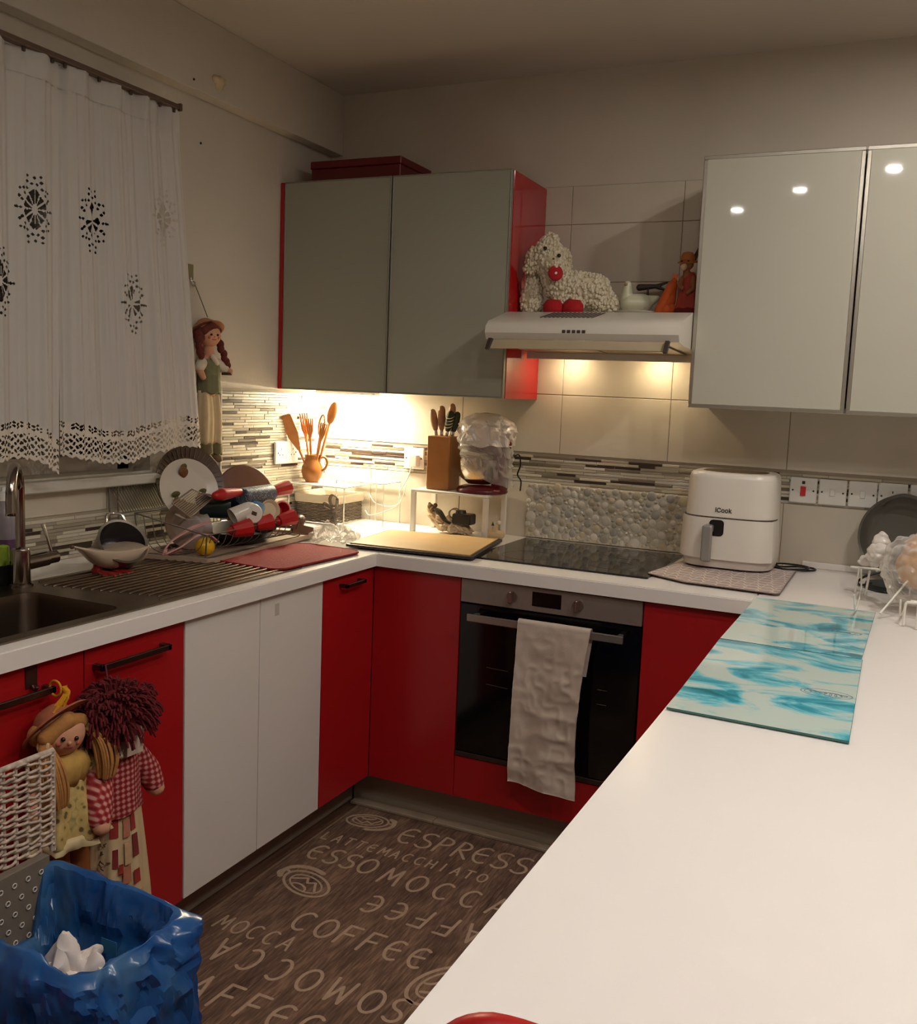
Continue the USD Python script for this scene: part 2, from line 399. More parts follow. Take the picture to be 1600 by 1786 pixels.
# back run: filler, oven housing, right door
fp = Thing('base_cabinet', 'red blank corner panel left of the oven', 'cabinet', (.77, -.4, 0))
fp.add('panel', box(DX+.001, .926, DY, DY+.018, DZ0, DZ1), RED); fp.add('body', box(DX+.02, .924, DY+.02, -.02, DZ0, ZB-.001), CARC)
rp = Thing('base_cabinet', 'red cabinet door right of the oven, partly hidden by the peninsula', 'cabinet', (1.68, -.4, 0))
rp.add('door', box(1.526, PX+.03, DY, DY+.018, DZ0, DZ1), RED); rp.add('body', box(1.527, PX+.03, DY+.02, -.02, DZ0, ZB-.001), CARC)
oh = Thing('oven_base_panel', 'red filler panel under the oven, above the plinth', 'panel', (1.22, DY, DZ0))
oh.add('base_panel', box(.9275, 1.5245, DY, DY+.018, DZ0, .272), RED)
# peninsula base: red end panels facing the aisle
pb = Thing('peninsula_base', 'red cabinet base under the white peninsula worktop', 'cabinet', (2.2, -1.7, 0))
pb.add('body', box(1.885, 2.6, -2.70, -.70, DZ0, ZB-.001), CARC)
for i in range(4): pb.add('door', box(1.866, 1.884, -2.70+i*.5+.0015, -2.2+i*.5-.0015, DZ0, DZ1), RED)
pb.add('plinth_board', box(1.92, 2.5, -2.66, -.72, .001, DZ0-.001), PLB)

# ---------------------------------------------------------------- oven
OX0, OX1 = .930, 1.523
ov = Thing('built_in_oven', 'built-in oven with steel control panel, black glass door and a towel on its handle', 'oven', (1.2265, -.4, .275))
ov.add('body', box(.94, 1.512, DY+.024, -.08, .275, .86), M('oven_enamel', (28, 26, 26), .5))
cp = ov.add('control_panel', box(OX0, OX1, DY-.006, DY+.02, .787, .8625), M('oven_steel', (150, 138, 128), .36, .5, var=.04, vscale=40))
for x in (1.108, 1.325):
    ov.add('knob', [rod((x, DY-.006, .826), (x, DY-.012, .826), .017, 24), box(x-.0045, x+.0045, DY-.034, DY-.012, .808, .845, .003)], M('knob_steel', (176, 160, 146), .25, .9), parent=cp)
ov.add('display', box(1.175, 1.27, DY-.0075, DY-.0055, .805, .850), M('display_glass', (10, 10, 11), .12), parent=cp)
gl = M('oven_glass', (9, 8, 8), .1)
dr = ov.add('door', box(OX0, OX1, DY-.004, DY+.02, .293, .783, .002), gl)
hb = ov.add('handle', [box(.975, 1.482, DY-.054, DY-.046, .738, .762, .002), box(.985, 1.0, DY-.05, DY-.004, .743, .757), box(1.456, 1.471, DY-.05, DY-.004, .743, .757)], M('handle_aluminium', (176, 170, 160), .3, .85), parent=dr)
ov.add('trim_strip', box(OX0, OX1, DY-.005, DY+.02, .275, .291, .001), M('oven_trim', (84, 72, 66), .35, .8))
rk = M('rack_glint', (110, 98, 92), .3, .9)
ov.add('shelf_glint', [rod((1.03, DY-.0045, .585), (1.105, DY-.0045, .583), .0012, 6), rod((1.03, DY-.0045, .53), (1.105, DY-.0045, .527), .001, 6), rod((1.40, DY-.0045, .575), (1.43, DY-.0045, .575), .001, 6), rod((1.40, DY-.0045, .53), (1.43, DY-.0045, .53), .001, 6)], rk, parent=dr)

# towel over the handle
def towel():
    ny, nx = 150, 70
    s = np.linspace(0, 1, ny); path = []
    yh = DY-.050; front = yh-.010; back = yh+.0105
    L1, L2 = .505, .14
    tot = L1+L2+.032; S = s*tot
    P = np.zeros((ny, nx, 3)); u = np.linspace(0, 1, nx)
    for i, d in enumerate(S):
        if d < L1: y, z, fr = front, .254+d, 1
        elif d < L1+.032:
            a = (d-L1)/.032*PI; y, z, fr = yh-.010*math.cos(a), .254+L1+.011*math.sin(a), .0
        else: y, z, fr = back, .254+L1-(d-L1-.032), 0
        h = max(0, (.76-z)/.5)
        xl = 1.152-.008*h; xr = 1.385-.017*h-.012*math.sin(min(h, 1)*PI)*1.2
        if d > L1+.032: xl += .015; xr += .004
        x = xl+(xr-xl)*u
        wv = .007*h*(1+np.sin(u*6.3+1.5+2.2*h))+.004*h*(1+np.sin(u*11+3*h))
        q = np.stack([x*11, np.full(nx, z*11), np.full(nx, 2.2)], -1)
        cr = np.abs(meshkit.noise(q*1.4+3, 3)-.5)*2+.6*np.abs(meshkit.noise(q*3.1+7, 5)-.5)*2      # creases
        k = min(1, h*2.5+.15)
        if fr < 1: wv = wv*0; k = .12
        P[i, :, 0] = x+.004*h*(meshkit.noise(q+5, 8)-.5); P[i, :, 1] = y-np.abs(wv)-(.5-cr)*.009*k if fr else y+(.5-cr)*.002
        P[i, :, 2] = z+(-.012*u*h*h if fr else 0)
    return grid(P, .0018)
tw = Thing('tea_towel', 'crumpled cream linen towel hanging over the oven door handle', 'towel', (1.268, DY-.06, .25))
tw.add('cloth', towel(), M('linen', (196, 180, 164), .9, var=.05, vscale=40, bump=.0004, bscale=700), True)

# ---------------------------------------------------------------- hob, splashback
hb_ = Thing('hob', 'black glass ceramic hob set in the back worktop', 'hob', (1.2, -.32, ZT))
hb_.add('glass', extr(rrect(.903, 1.505, -.565, -.068, .008), ZT+.0005, ZT+.006), M('hob_glass', (14, 12, 11), .07))
zr = M('hob_zone_print', (44, 40, 38), .2)
for x, y, r in ((1.06, -.2, .072), (1.06, -.43, .09), (1.35, -.2, .09), (1.35, -.43, .072)):
    hb_.add('cooking_zone', extr(Point(x, y).buffer(r, quad_segs=10).difference(Point(x, y).buffer(r-.002, quad_segs=10)), ZT+.006, ZT+.0063), zr, False)
sb = Thing('pebble_splashback', 'splashback panel of round grey and beige pebbles behind the hob', 'splashback', (1.2, -.02, ZT))
PX0, PX1, PZ0, PZ1 = .884, 1.497, ZT+.004, 1.118
sb.add('backing', box(PX0, PX1, -.022, -.0095, PZ0, PZ1, .002), M('pebble_grout', (196, 188, 172), .85))
pr = random.Random(11); peb = []
# round stones set edge to edge
tries = 0
while len(peb) < 268 and tries < 60000:
    tries += 1
    r = pr.choice([.0215, .019, .017, .0155, .014, .0125]) if tries < 5000 else pr.choice([.0125, .0105, .009, .0075, .006])
    x = pr.uniform(PX0+r*.5, PX1-r*.5); z = pr.uniform(PZ0+r*.8, PZ1-r*.4)
    if all((x-a)**2+(z-b)**2 > (.93*(r+c))**2 for a, b, c in peb): peb.append((x, z, r))
PEB = [M('pebble_%d' % (i+1), c, .45, var=.08, vscale=60) for i, c in enumerate([(196, 190, 174), (176, 170, 156), (158, 154, 144), (190, 178, 152), (206, 200, 188), (168, 158, 136)])]
dome = lathe([(0, .5), (.62, .46), (.9, .28), (1, 0)], 12)
for x, z, r in peb:
    d = tf(dome, (0, 0, 0), rx=90, s=(r, r*pr.uniform(.86, 1), pr.uniform(.009, .013)))
    d = tf(d, (0, 0, 0), ry=pr.uniform(0, 360))
    sb.add('pebble', tf(d, (x, -.0205, z)), pr.choice(PEB), True)

# ---------------------------------------------------------------- wall cabinets
FROST_L = M('frosted_glass_door', (158, 157, 142), .12)
CZ0, CZ1, CYF = 1.436, 2.21, -.337
def wall_cab(label, x0, x1, side_mat, nd, fw, frame_mat, glass):
    t = Thing('wall_cabinet', label, 'cabinet', ((x0+x1)/2, -.17, CZ0))
    t.add('body', [box(x0+.0005, x0+.018, CYF+.022, -.0075, CZ0, CZ1), box(x1-.018, x1-.0005, CYF+.022, -.0075, CZ0, CZ1), box(x0+.018, x1-.018, CYF+.022, -.0075, CZ1-.018, CZ1), box(x0+.018, x1-.018, -.02, -.0075, CZ0+.018, CZ1-.018)], side_mat)
    t.add('bottom_panel', box(x0+.018, x1-.018, CYF+.022, -.0075, CZ0, CZ0+.018), CARC)
    w = (x1-x0)/nd
    for i in range(nd):
        a, b = x0+i*w+.002, x0+(i+1)*w-.002
        d = t.add('door', [box(a, b, CYF, CYF+.02, CZ0, CZ0+fw), box(a, b, CYF, CYF+.02, CZ1-fw, CZ1), box(a, a+fw, CYF, CYF+.02, CZ0+fw, CZ1-fw), box(b-fw, b, CYF, CYF+.02, CZ0+fw, CZ1-fw)], frame_mat)
        t.add('glass_panel', box(a+fw-.001, b-fw+.001, CYF+.0015, CYF+.014, CZ0+fw-.001, CZ1-fw+.001, 0), glass, False, parent=d)
    return t
lc = wall_cab('two-door frosted glass wall cabinet with red gloss sides, left of the cooker hood', -.037, .899, RED_SIDE, 2, .006, M('door_edge_grey', (128, 126, 112), .35), FROST_L)
lc.add('side_panel', box(WX+.002, -.0375, CYF+.004, -.0075, CZ0, CZ1), RED_SIDE)
wall_cab('two-door white frosted glass wall cabinet with aluminium frames, right of the cooker hood', 1.541, 2.485, M('cab_white_side', (198, 190, 178), .3), 2, .012, ALU, M('frosted_glass_white', (188, 184, 168), .035))
rb = Thing('storage_box', 'dark red flat box lying on top of the left wall cabinet', 'box', (.22, -.15, CZ1))
rb.add('body', [box(.032, .42, -.262, -.03, CZ1+.001, CZ1+.06, .002)], M('red_box', (96, 14, 22), .35))
rb.add('lid', box(.028, .424, -.266, -.026, CZ1+.06, CZ1+.088, .003), M('red_box_lid', (104, 16, 24), .35))

# under-cabinet strip light
us = Thing('under_cabinet_light', 'glowing strip light under the left wall cabinet in the corner', 'strip light', (.11, -.1, CZ0-.01))
us.add('housing', box(-.03, .25, -.115, -.075, CZ0-.012, CZ0-.0005, .002), WHITEPL)
us.add('diffuser', box(-.025, .245, -.112, -.078, CZ0-.0165, CZ0-.0122, .001), emit('strip_glow', STRIP_COL, STRIP_POWER))

# ---------------------------------------------------------------- cooker hood
HW = M('hood_enamel', (214, 206, 192), .3)
hd = Thing('cooker_hood', 'white slim cooker hood with slotted top and push buttons between the wall cabinets', 'cooker hood', (1.22, -.25, 1.6))
HX0, HX1 = .9005, 1.5395
prof = [(-.008, 1.733), (-.337, 1.733), (-.44, 1.703), (-.487, 1.690), (-.508, 1.672), (-.512, 1.650), (-.500, 1.630), (-.44, 1.622), (-.008, 1.606)]
def prism_x(pf, x0, x1):
    m = trimesh.creation.extrude_polygon(Polygon(pf), x1-x0, engine='earcut')
    m = trimesh.Trimesh(np.stack([x0+m.vertices[:, 2], m.vertices[:, 0], m.vertices[:, 1]], 1), m.faces, process=False); m.fix_normals(); return m
hd.add('body', prism_x(prof, HX0, HX1), HW, 40)
# protruding front is wider than the gap between the cabinets
HX0b, HX1b = .899, 1.541
sl = []
for i in range(13):
    x = 1.062+i*.0145
    a = np.array([x, -.430, 1.7067]); b = np.array([x+.019, -.352, 1.7295])
    n = np.array([0, -.28, .96])*.0008; d = np.array([.0028, 0, 0])
    sl.append(hull([a-d+n, a+d+n, b-d+n, b+d+n, a-d-n, a+d-n, b-d-n, b+d-n]))
hd.add('vent_slots', sl, BLACKPL, False, label='row of dark slanted vent slots')
for i in range(5):
    x = 1.168+i*.0165
    hd.add('button', box(x, x+.011, -.5135, -.508, 1.651, 1.661, .001), M('hood_button', (70, 62, 56), .4))
hd.add('visor', prism_x([(-.505, 1.628), (-.53, 1.600), (-.527, 1.598), (-.498, 1.624)], .93, 1.50), M('visor_glass', (176, 160, 132), .12), label='pale glass pull-out visor')
for x in (.918, 1.502):
    hd.add('visor_bracket', hull(np.array([(x, -.505, 1.63), (x+.012, -.505, 1.63), (x, -.535, 1.592), (x+.012, -.535, 1.592), (x, -.52, 1.632), (x+.012, -.52, 1.632), (x, -.545, 1.596), (x+.012, -.545, 1.596)])), M('bracket_dark', (60, 52, 46), .4))
FILT = M('hood_filter', (150, 132, 104), .4, .5)
hd.add('filter', prism_x([(-.43, 1.619), (-.43, 1.616), (-.10, 1.604), (-.10, 1.607)], .95, 1.215), FILT)
hd.add('filter', prism_x([(-.43, 1.619), (-.43, 1.616), (-.10, 1.604), (-.10, 1.607)], 1.225, 1.49), FILT)
hd.add('light_lip', box(HX0+.01, HX1-.01, -.16, -.152, 1.584, 1.612, .001), HW)
HE = emit('hood_bulb_glow', HOOD_COL, HOOD_POWER)
for x in (1.04, 1.37):
    hd.add('lamp', [extr(Point(x, -.085).buffer(.022, quad_segs=6), 1.599, 1.605)], HE, label='small round glowing hood lamp')
# ================================================================== sink side
SNK = M('sink_steel', (128, 112, 98), .3, 1.0, var=.08, vscale=30)
sk = Thing('sink', 'stainless steel sink with bowl and ribbed drainer set in the left worktop', 'sink', (.36, -1.7, ZT))
x0, x1, y0, y1 = SINK
plate_ = rrect(.135, .578, -2.2, -1.03, .02).difference(rrect(x0, x1, y0, y1, .035))
sk.add('rim', extr(plate_, ZT+.0004, ZT+.004), SNK, 30)
rings = []
for z, o, r in ((ZT+.003, 0, .035), (ZT-.02, .004, .035), (ZT-.13, .014, .04), (ZT-.155, .028, .045), (ZT-.16, .07, .03)):
    c = np.array(rrect(x0+o, x1-o, y0+o, y1-o, r).exterior.coords)[:-1]
    rings.append(np.column_stack([c, np.full(len(c), z)]))
b = loft(rings, False); bot = trimesh.Trimesh(np.vstack([rings[-1], rings[-1].mean(0)]), [[i, (i+1) % len(rings[-1]), len(rings[-1])] for i in range(len(rings[-1]))], process=False)
sk.add('bowl', [b, bot], M('bowl_steel', (110, 94, 82), .38, 1.0), 40)
sk.add('drain', lathe([(0, ZT-.1585), (.03, ZT-.1575), (.04, ZT-.1595)], 24, (.39, -1.92, 0)), CHROME)
for i in range(13):
    x = .205+i*.0265
    e = -1.64+.010*i*.55
    sk.add('drainer_rib', tf(tube([(x, e, ZT+.003), (x, e+.02, ZT+.0052), (x, -1.12, ZT+.0052), (x, -1.10, ZT+.003)], .0042, 8), (0, 0, 0)), SNK, True)
sk.add('drainer_border', tube(curve([(.165, -1.62, ZT+.004), (.165, -1.09, ZT+.004), (.19, -1.068, ZT+.004), (.53, -1.068, ZT+.004), (.553, -1.09, ZT+.004), (.553, -1.6, ZT+.004)], 40), .0035, 8), SNK, True)
# tap
tp = Thing('kitchen_tap', 'tall chrome gooseneck kitchen tap with side lever behind the sink bowl', 'tap', (.165, -1.675, ZT))
tb = (.165, -1.675)
TAPM = M('tap_chrome', (150, 140, 132), .14, 1.0)
tp.add('body', lathe([(0, ZT+.004), (.029, ZT+.004), (.029, ZT+.010), (.023, ZT+.014), (.0225, ZT+.095), (.020, ZT+.10), (0, ZT+.10)], 28, (*tb, 0)), TAPM)
g = curve([(.165, -1.675, ZT+.09), (.165, -1.675, ZT+.22), (.172, -1.682, ZT+.275), (.195, -1.71, ZT+.312), (.225, -1.742, ZT+.300), (.243, -1.762, ZT+.265), (.248, -1.768, ZT+.20)], 48)
tp.add('spout', tube(g, [.0115]*(len(g)-8)+[.0125]*8, 16), TAPM, True)
tp.add('valve', [rod((.165, -1.66, ZT+.06), (.17, -1.60, ZT+.065), .019, 24), rod((.17, -1.60, ZT+.065), (.172, -1.572, ZT+.067), .0165, 24)], TAPM)
tp.add('lever', tube([(.171, -1.585, ZT+.075), (.165, -1.592, ZT+.115), (.155, -1.60, ZT+.155)], [.0045, .004, .005], 10), CHROME, True)
# soap caddy etc. at the picture's left edge
cd_ = Thing('sponge_caddy', 'black caddy behind the sink at the tap', 'caddy', (.095, -1.695, ZT))
cp_ = rrect(.055, .132, -1.745, -1.645, .02)
cd_.add('tray', [extr(cp_, ZT+.001, ZT+.006), extr(cp_.difference(cp_.buffer(-.004)), ZT+.006, ZT+.055)], BLACKPL)
sg = Thing('sponge', 'lime green sponge standing in the black caddy', 'sponge', (.091, -1.695, ZT+.007))
sg.add('foam', rough(rbox(.078, .104, -1.735, -1.655, ZT+.007, ZT+.10, .006).subdivide(), .001, 200), M('sponge_green', (134, 158, 40), .9, bump=.001, bscale=400))
bt = Thing('soap_bottle', 'clear bottle with purple liquid behind the tap', 'bottle', (.012, -1.60, ZT))
BOTL = M('bottle_plastic', (190, 180, 190), .15, transmission_weight=.55)
bt.add('bottle', lathe([(0, ZT+.001), (.034, ZT+.001), (.036, ZT+.01), (.036, ZT+.14), (.03, ZT+.17), (.013, ZT+.19), (.013, ZT+.205), (0, ZT+.205)], 28, (.012, -1.60, 0), sy=.8), BOTL, 40)
bt.add('label_band', lathe([(.0365, ZT+.04), (.0368, ZT+.042), (.0368, ZT+.10), (.0365, ZT+.102)], 28, (.012, -1.60, 0), sy=.8), M('purple_label', (92, 60, 92), .4), True)
bt.add('cap', lathe([(.014, ZT+.203), (.014, ZT+.225), (.006, ZT+.228), (.006, ZT+.24), (0, ZT+.24)], 20, (.012, -1.60, 0)), WHITEPL)
# bird-shaped bowl with a dark pan in it
CREAM = M('cream_glaze', (200, 180, 156), .25, var=.05, vscale=30)
REDGL = M('red_glaze', (140, 36, 30), .3)
bd = Thing('bird_dish', 'cream ceramic bird-shaped dish on red feet standing on the drainer', 'dish', (.2, -1.41, ZT))
rg = []
for k in range(15):
    t = k/14.0; y = -1.545+t*.235
    rad = (.004+.078*math.sin(min(1, t*1.15)*PI*.56)**1.0)*(1 if t < .86 else math.sqrt(max(.02, 1-((t-.86)/.145)**2)))
    zc = ZT+.075-.010*math.sin(t*PI)
    a = np.arange(28)/28*2*PI
    zz = np.where(np.sin(a) < 0, np.sin(a)*(.006+.052*math.sin(min(1, t*1.2)*PI*.6))*min(1, rad/.05), .004*np.sin(a))
    rg.append(np.stack([.2+rad*.80*np.cos(a), np.full(28, y), zc+zz+(.016*(1-t)**3)], 1))
bd.add('bowl', loft(rg), CREAM, True)
for dy in (-.035, .012):
    ft = blob([((.185, -1.42+dy, ZT+.012), .011), (((.2, -1.42+dy, ZT+.008), .008), ((.262, -1.425+dy, ZT+.006), .005)), (((.2, -1.42+dy, ZT+.008), .008), ((.258, -1.405+dy, ZT+.006), .005)), (((.2, -1.42+dy, ZT+.008), .008), ((.255, -1.445+dy, ZT+.006), .005)), (((.19, -1.42+dy, ZT+.01), .01), ((.195, -1.42+dy, ZT+.036), .012))], .005, 6)
    bd.add('foot', ft, REDGL, True)
bd.add('beak_tip', ball((.2, -1.546, ZT+.091), .006, 2), M('beak_brown', (96, 66, 46), .4))
pn = Thing('saucepan', 'small steel pan with a dark inside, tipped towards the room in the bird dish', 'pan', (.205, -1.375, ZT+.07))
def tilt(m): return tf(m, (.20, -1.388, ZT+.068), ry=52, rz=-18)
pn.add('shell', tilt(lathe([(0, -.052), (.052, -.05), (.062, -.035), (.066, .03), (.070, .034), (.070, .037), (.063, .036)], 36)), STEEL, 40)
pn.add('lining', tilt(lathe([(.064, .036), (.060, .0), (.054, -.034), (.04, -.042), (0, -.044)], 36)), M('dark_nonstick', (34, 28, 34), .3), True)
pn.add('handle', tilt(tube(curve([(-.062, -.028, .03), (-.085, -.02, .036), (-.09, .0, .038), (-.085, .02, .036), (-.062, .028, .03)], 24), .005, 8)), CHROME, True)

# ------------------------------------------------------------------ dish rack and what stands in it
dt = Thing('drip_tray', 'long beige plastic drip tray under the drying dishes', 'tray', (.2, -.87, ZT))
dp = Polygon([(.085, -1.19), (.105, -1.215), (.325, -1.165), (.335, -1.14), (.28, -.575), (.26, -.555), (.06, -.59), (.045, -.61)]).buffer(.01)
TRAYM = M('tray_beige', (168, 146, 126), .4)
dt.add('tray', [extr(dp, ZT+.006, ZT+.009), extr(dp.difference(dp.buffer(-.007)), ZT+.009, ZT+.019)], TRAYM)
dk = Thing('dish_rack', 'grey wire dish rack with mesh end panel standing in the beige tray', 'dish rack', (.17, -.87, ZT+.009))
GW = M('grey_wire', (120, 112, 102), .35, .6)
zb = ZT+.012
wires = [[(.075, -1.18, zb), (.295, -1.14, zb), (.25, -.60, zb), (.065, -.62, zb), (.075, -1.18, zb)],
         [(.055, -1.18, zb+.12), (.30, -1.14, zb+.07), (.26, -.60, zb+.07), (.05, -.62, zb+.12), (.055, -1.18, zb+.12)]]
dk.add('frame', [tube(w, .0024, 6) for w in wires]+[rod(wires[0][i], wires[1][i], .0024, 6) for i in range(4)], GW, True)
cr = []
for i in range(16):
    t = i/15; y = -1.15+.52*t
    cr.append(tube(curve([(.06, y, zb+.11), (.085, y, zb+.02), (.17, y, zb), (.262, y+.01, zb+.02), (.285, y+.02, zb+.07)], 16), .0015, 5))
dk.add('cross_wires', cr, GW, True, kind='stuff')
mg = []
for i in range(26):
    y = -1.20+i*.0105; a = (-.030, y, 1.120); b = (-.022, min(y+.05, -.935), 1.035)
    mg.append(rod(a, b, .0016, 5))
mg += [rod((-.03, -1.2, 1.12), (-.03, -.935, 1.125), .003, 6), rod((-.022, -1.2, 1.032), (-.022, -.935, 1.036), .003, 6), rod((-.03, -1.2, 1.12), (-.018, -1.205, ZT+.012), .003, 6), rod((-.03, -1.165, 1.12), (-.018, -1.17, ZT+.012), .003, 6), rod((-.03, -.94, 1.12), (-.018, -.94, ZT+.012), .003, 6)]
mr = Thing('wire_mesh_panel', 'small folded wire grid standing against the wall behind the dish rack', 'rack', (-.025, -1.07, ZT))
mr.add('grid', mg, GW, True, kind='stuff')
def disc(c, r, mat, t, name, face=(1, -.25, .45), rim=None, prof=None):
    """a plate whose face looks along `face`"""
    n = np.array(face, float); n /= np.linalg.norm(n)
    p = prof or [(0, 0), (r*.62, .0), (r*.72, .003), (r, .014), (r*1.005, .016), (r, .018), (r*.7, .008), (r*.6, .006), (0, .006)]
    m = lathe(p, 40)
    z = np.array([0, 0, 1.0]); ax = np.cross(z, n); s = np.linalg.norm(ax); ang = math.atan2(s, z@n); ax /= max(s, 1e-9)
    T4 = trimesh.transformations.rotation_matrix(ang, ax); m.apply_transform(T4); m.apply_translation(c)
    return t.add(name, m, mat, 40), T4
PLATE = MX('fruit_plate', {'tc': ('texture_coordinate', {}), 'v': ('voronoi_texture', {'scale': 24, 'randomness': .8}), 'r': ('rgb_ramp', {'ramp': [(0, lin((88, 52, 30))), (.16, lin((120, 80, 40))), (.2, lin((84, 92, 50))), (.27, lin((206, 196, 178))), (1, lin((210, 200, 184)))]}), 'p': ('principled_bsdf', {'roughness': .2})},
    [('tc.object', 'v.vector'), ('v.distance', 'r.fac'), ('r.color', 'p.base_color')], 'p.BSDF')
pl = Thing('dinner_plate', 'white plate with brown fruit motifs leaning in the dish rack', 'plate', (.08, -.965, 1.02))
disc((.075, -.975, 1.098), .102, M('plate_white', (206, 196, 180), .2), pl, 'plate', (1, -.35, .35))
fr = random.Random(5)
n = np.array((1, -.35, .35)); n /= np.linalg.norm(n); e1 = np.cross(n, (0, 0, 1)); e1 /= np.linalg.norm(e1); e2 = np.cross(e1, n)
for (a, b_) in ((.0, .055), (-.05, -.03), (.045, -.035)):
    c = np.array((.075, -.975, 1.098))+n*.0095+e1*a+e2*b_
    q = []
    for k in range(3):
        d = c+e1*fr.uniform(-.018, .018)+e2*fr.uniform(-.018, .008); q.append(tf(ball((0, 0, 0), .017, 2), d, s=(.2, 1, 1)))
    pl.add('fruit_motif', q, M('fruit_brown', (112, 70, 36), .3))
    pl.add('leaf_motif', tf(ball((0, 0, 0), .020, 2), c+e2*.022, s=(.15, 1, .5)), M('leaf_print', (84, 84, 48), .3))
DB = M('dark_brown_glaze', (84, 62, 50), .35, var=.1, vscale=30)
p2 = Thing('dinner_plate', 'dark brown ribbed plate behind the white fruit plate', 'plate', (.02, -.9, 1.02))
disc((.012, -.90, 1.11), .125, DB, p2, 'plate', (1, -.30, .30))
n = np.array((1, -.30, .30)); n /= np.linalg.norm(n); e1 = np.cross(n, (0, 0, 1)); e1 /= np.linalg.norm(e1); e2 = np.cross(e1, n)
rb_ = []
for k in range(40):
    a = k/40*2*PI; u_ = e1*math.cos(a)+e2*math.sin(a); c = np.array((.012, -.90, 1.11))
    rb_.append(rod(c+u_*.088+n*.0125, c+u_*.118+n*.018, .0016, 5))
p2.add('ribs', rb_, M('rib_brown', (112, 88, 72), .4), True, kind='stuff')
p3 = Thing('chopping_board', 'round brown wooden board at the back of the dish rack', 'board', (.03, -.62, 1.0))
disc((.03, -.63, 1.045), .115, M('brown_board', (104, 62, 38), .4, var=.12, vscale=20), p3, 'board', (1, -.4, .3), prof=[(0, 0), (.108, 0), (.115, .004), (.115, .010), (.108, .014), (0, .014)])
p4 = Thing('serving_plate', 'taupe oval plate low in the dish rack behind the pink peelers', 'plate', (.13, -1.03, .95))
disc((.115, -1.02, .985), .08, M('taupe_glaze', (122, 100, 84), .3), p4, 'plate', (1, -.35, .5))
# slotted turner with a red grip
st = Thing('slotted_turner', 'steel slotted turner with red grip lying across the dish rack', 'spatula', (.18, -1.0, 1.03))
A, B, C_, D = map(np.array, ((.16, -1.135, 1.077), (.16, -1.048, 1.114), (.175, -.968, 1.081), (.175, -1.073, 1.030)))
sl_ = []
for k in range(10):
    t0, t1 = k/10, (k+.55)/10
    q = [A+(D-A)*t0, B+(C_-B)*t0, B+(C_-B)*t1, A+(D-A)*t1]; off = np.array([.001, 0, .0005])
    sl_.append(hull(q+[x+off for x in q]))
fr_ = [rod(A, B, .0022, 6), rod(B, C_, .0022, 6), rod(C_, D, .0022, 6), rod(D, A, .0022, 6)]
st.add('slotted_head', sl_+fr_, M('turner_steel', (168, 160, 150), .3, .9), 30, kind='stuff')
st.add('shank', rod((B+C_)/2, (.2, -.985, 1.092), .003, 8), CHROME, True)
REDS = M('red_silicone', (178, 22, 22), .38)
def redcup(t, name, c, d, r0, r1, L, mat=REDS):
    """faceted silicone cup whose axis points along d"""
    d = np.array(d, float); d /= np.linalg.norm(d)
    p = lathe([(0, 0), (r0*.9, 0), (r0, .004), (r1, L), (r1*.86, L), (r0*.82, .008), (0, .008)], 9)
    z = np.array([0, 0, 1.0]); ax = np.cross(z, d); s = np.linalg.norm(ax)
    p.apply_transform(trimesh.transformations.rotation_matrix(math.atan2(s, z@d), ax/max(s, 1e-9))); p.apply_translation(np.array(c))
    return t.add(name, p, mat, 25)
st.add('grip', blob([(((.2, -.985, 1.092), .013), ((.2, -.955, 1.093), .020)), (((.2, -.955, 1.093), .020), ((.2, -.87, 1.094), .013))], .007, 4), REDS, 30, label='red silicone grip')
sb2 = Thing('slate_beaker', 'slate blue speckled beaker lying on its side on top of the dishes', 'beaker', (.2, -.78, 1.06))
m = tf(lathe([(0, 0), (.026, 0), (.029, .006), (.031, .15), (.028, .15), (.026, .01), (0, .01)], 28), (.2, -.857, 1.078), rx=-90)
sb2.add('cup', m, MX('slate_speckle', {'tc': ('texture_coordinate', {}), 'n': ('voronoi_texture', {'scale': 160}), 'r': ('rgb_ramp', {'ramp': [(.18, lin((206, 206, 206))), (.3, lin((70, 84, 100)))]}), 'p': ('principled_bsdf', {'roughness': .4})},
    [('tc.object', 'n.vector'), ('n.distance', 'r.fac'), ('r.color', 'p.base_color')], 'p.BSDF'), 40)
ec_lab = ['red silicone egg cup at the right end of the slate beaker', 'red silicone egg cup at the front left below the white cups', 'red silicone egg cup in the middle of the front row below the white cups', 'red silicone egg cup at the front right beside the wooden spoons']
for (c, d, r0, r1, L), l in zip([((.2, -.69, 1.082), (.1, 1, .12), .020, .027, .075), ((.268, -.985, .985), (.5, 1, .15), .022, .030, .062), ((.268, -.868, .990), (.5, 1, .2), .020, .028, .056), ((.272, -.75, .992), (.4, 1, .2), .021, .028, .06)], ec_lab):
    e = Thing('egg_cup', l, 'egg cup', c); redcup(e, 'cup', c, d, r0, r1, L)
    dd = np.array(d)/np.linalg.norm(d); cc_ = np.array(c)+dd*L
    e.add('pointed_foot', hull(np.vstack([tf(lathe([(r0*.7, 0), (r0*.7, .001)], 9), (0, 0, 0), rx=-90).vertices+np.array(c), [np.array(c)-dd*.022+[0, 0, .004]]])), REDS, 25)
rr = Thing('egg_cup', 'red cup with a pink rim facing the room, above the front right egg cup', 'egg cup', (.25, -.70, 1.02))
d = np.array([1, -.5, .3]); d /= np.linalg.norm(d)
redcup(rr, 'cup', np.array((.235, -.69, 1.022))-d*.03, d, .018, .028, .045)
pk = ring((0, 0, 0), .0275, .0028, 28); z = np.array([0, 0, 1.0]); ax = np.cross(z, d); pk.apply_transform(trimesh.transformations.rotation_matrix(math.acos(z@d), ax/np.linalg.norm(ax))); pk.apply_translation(np.array((.235, -.69, 1.022))+d*.015)
rr.add('rim', pk, M('pink_rim', (222, 150, 140), .4), True)
WCUP = M('white_porcelain', (216, 210, 198), .18)
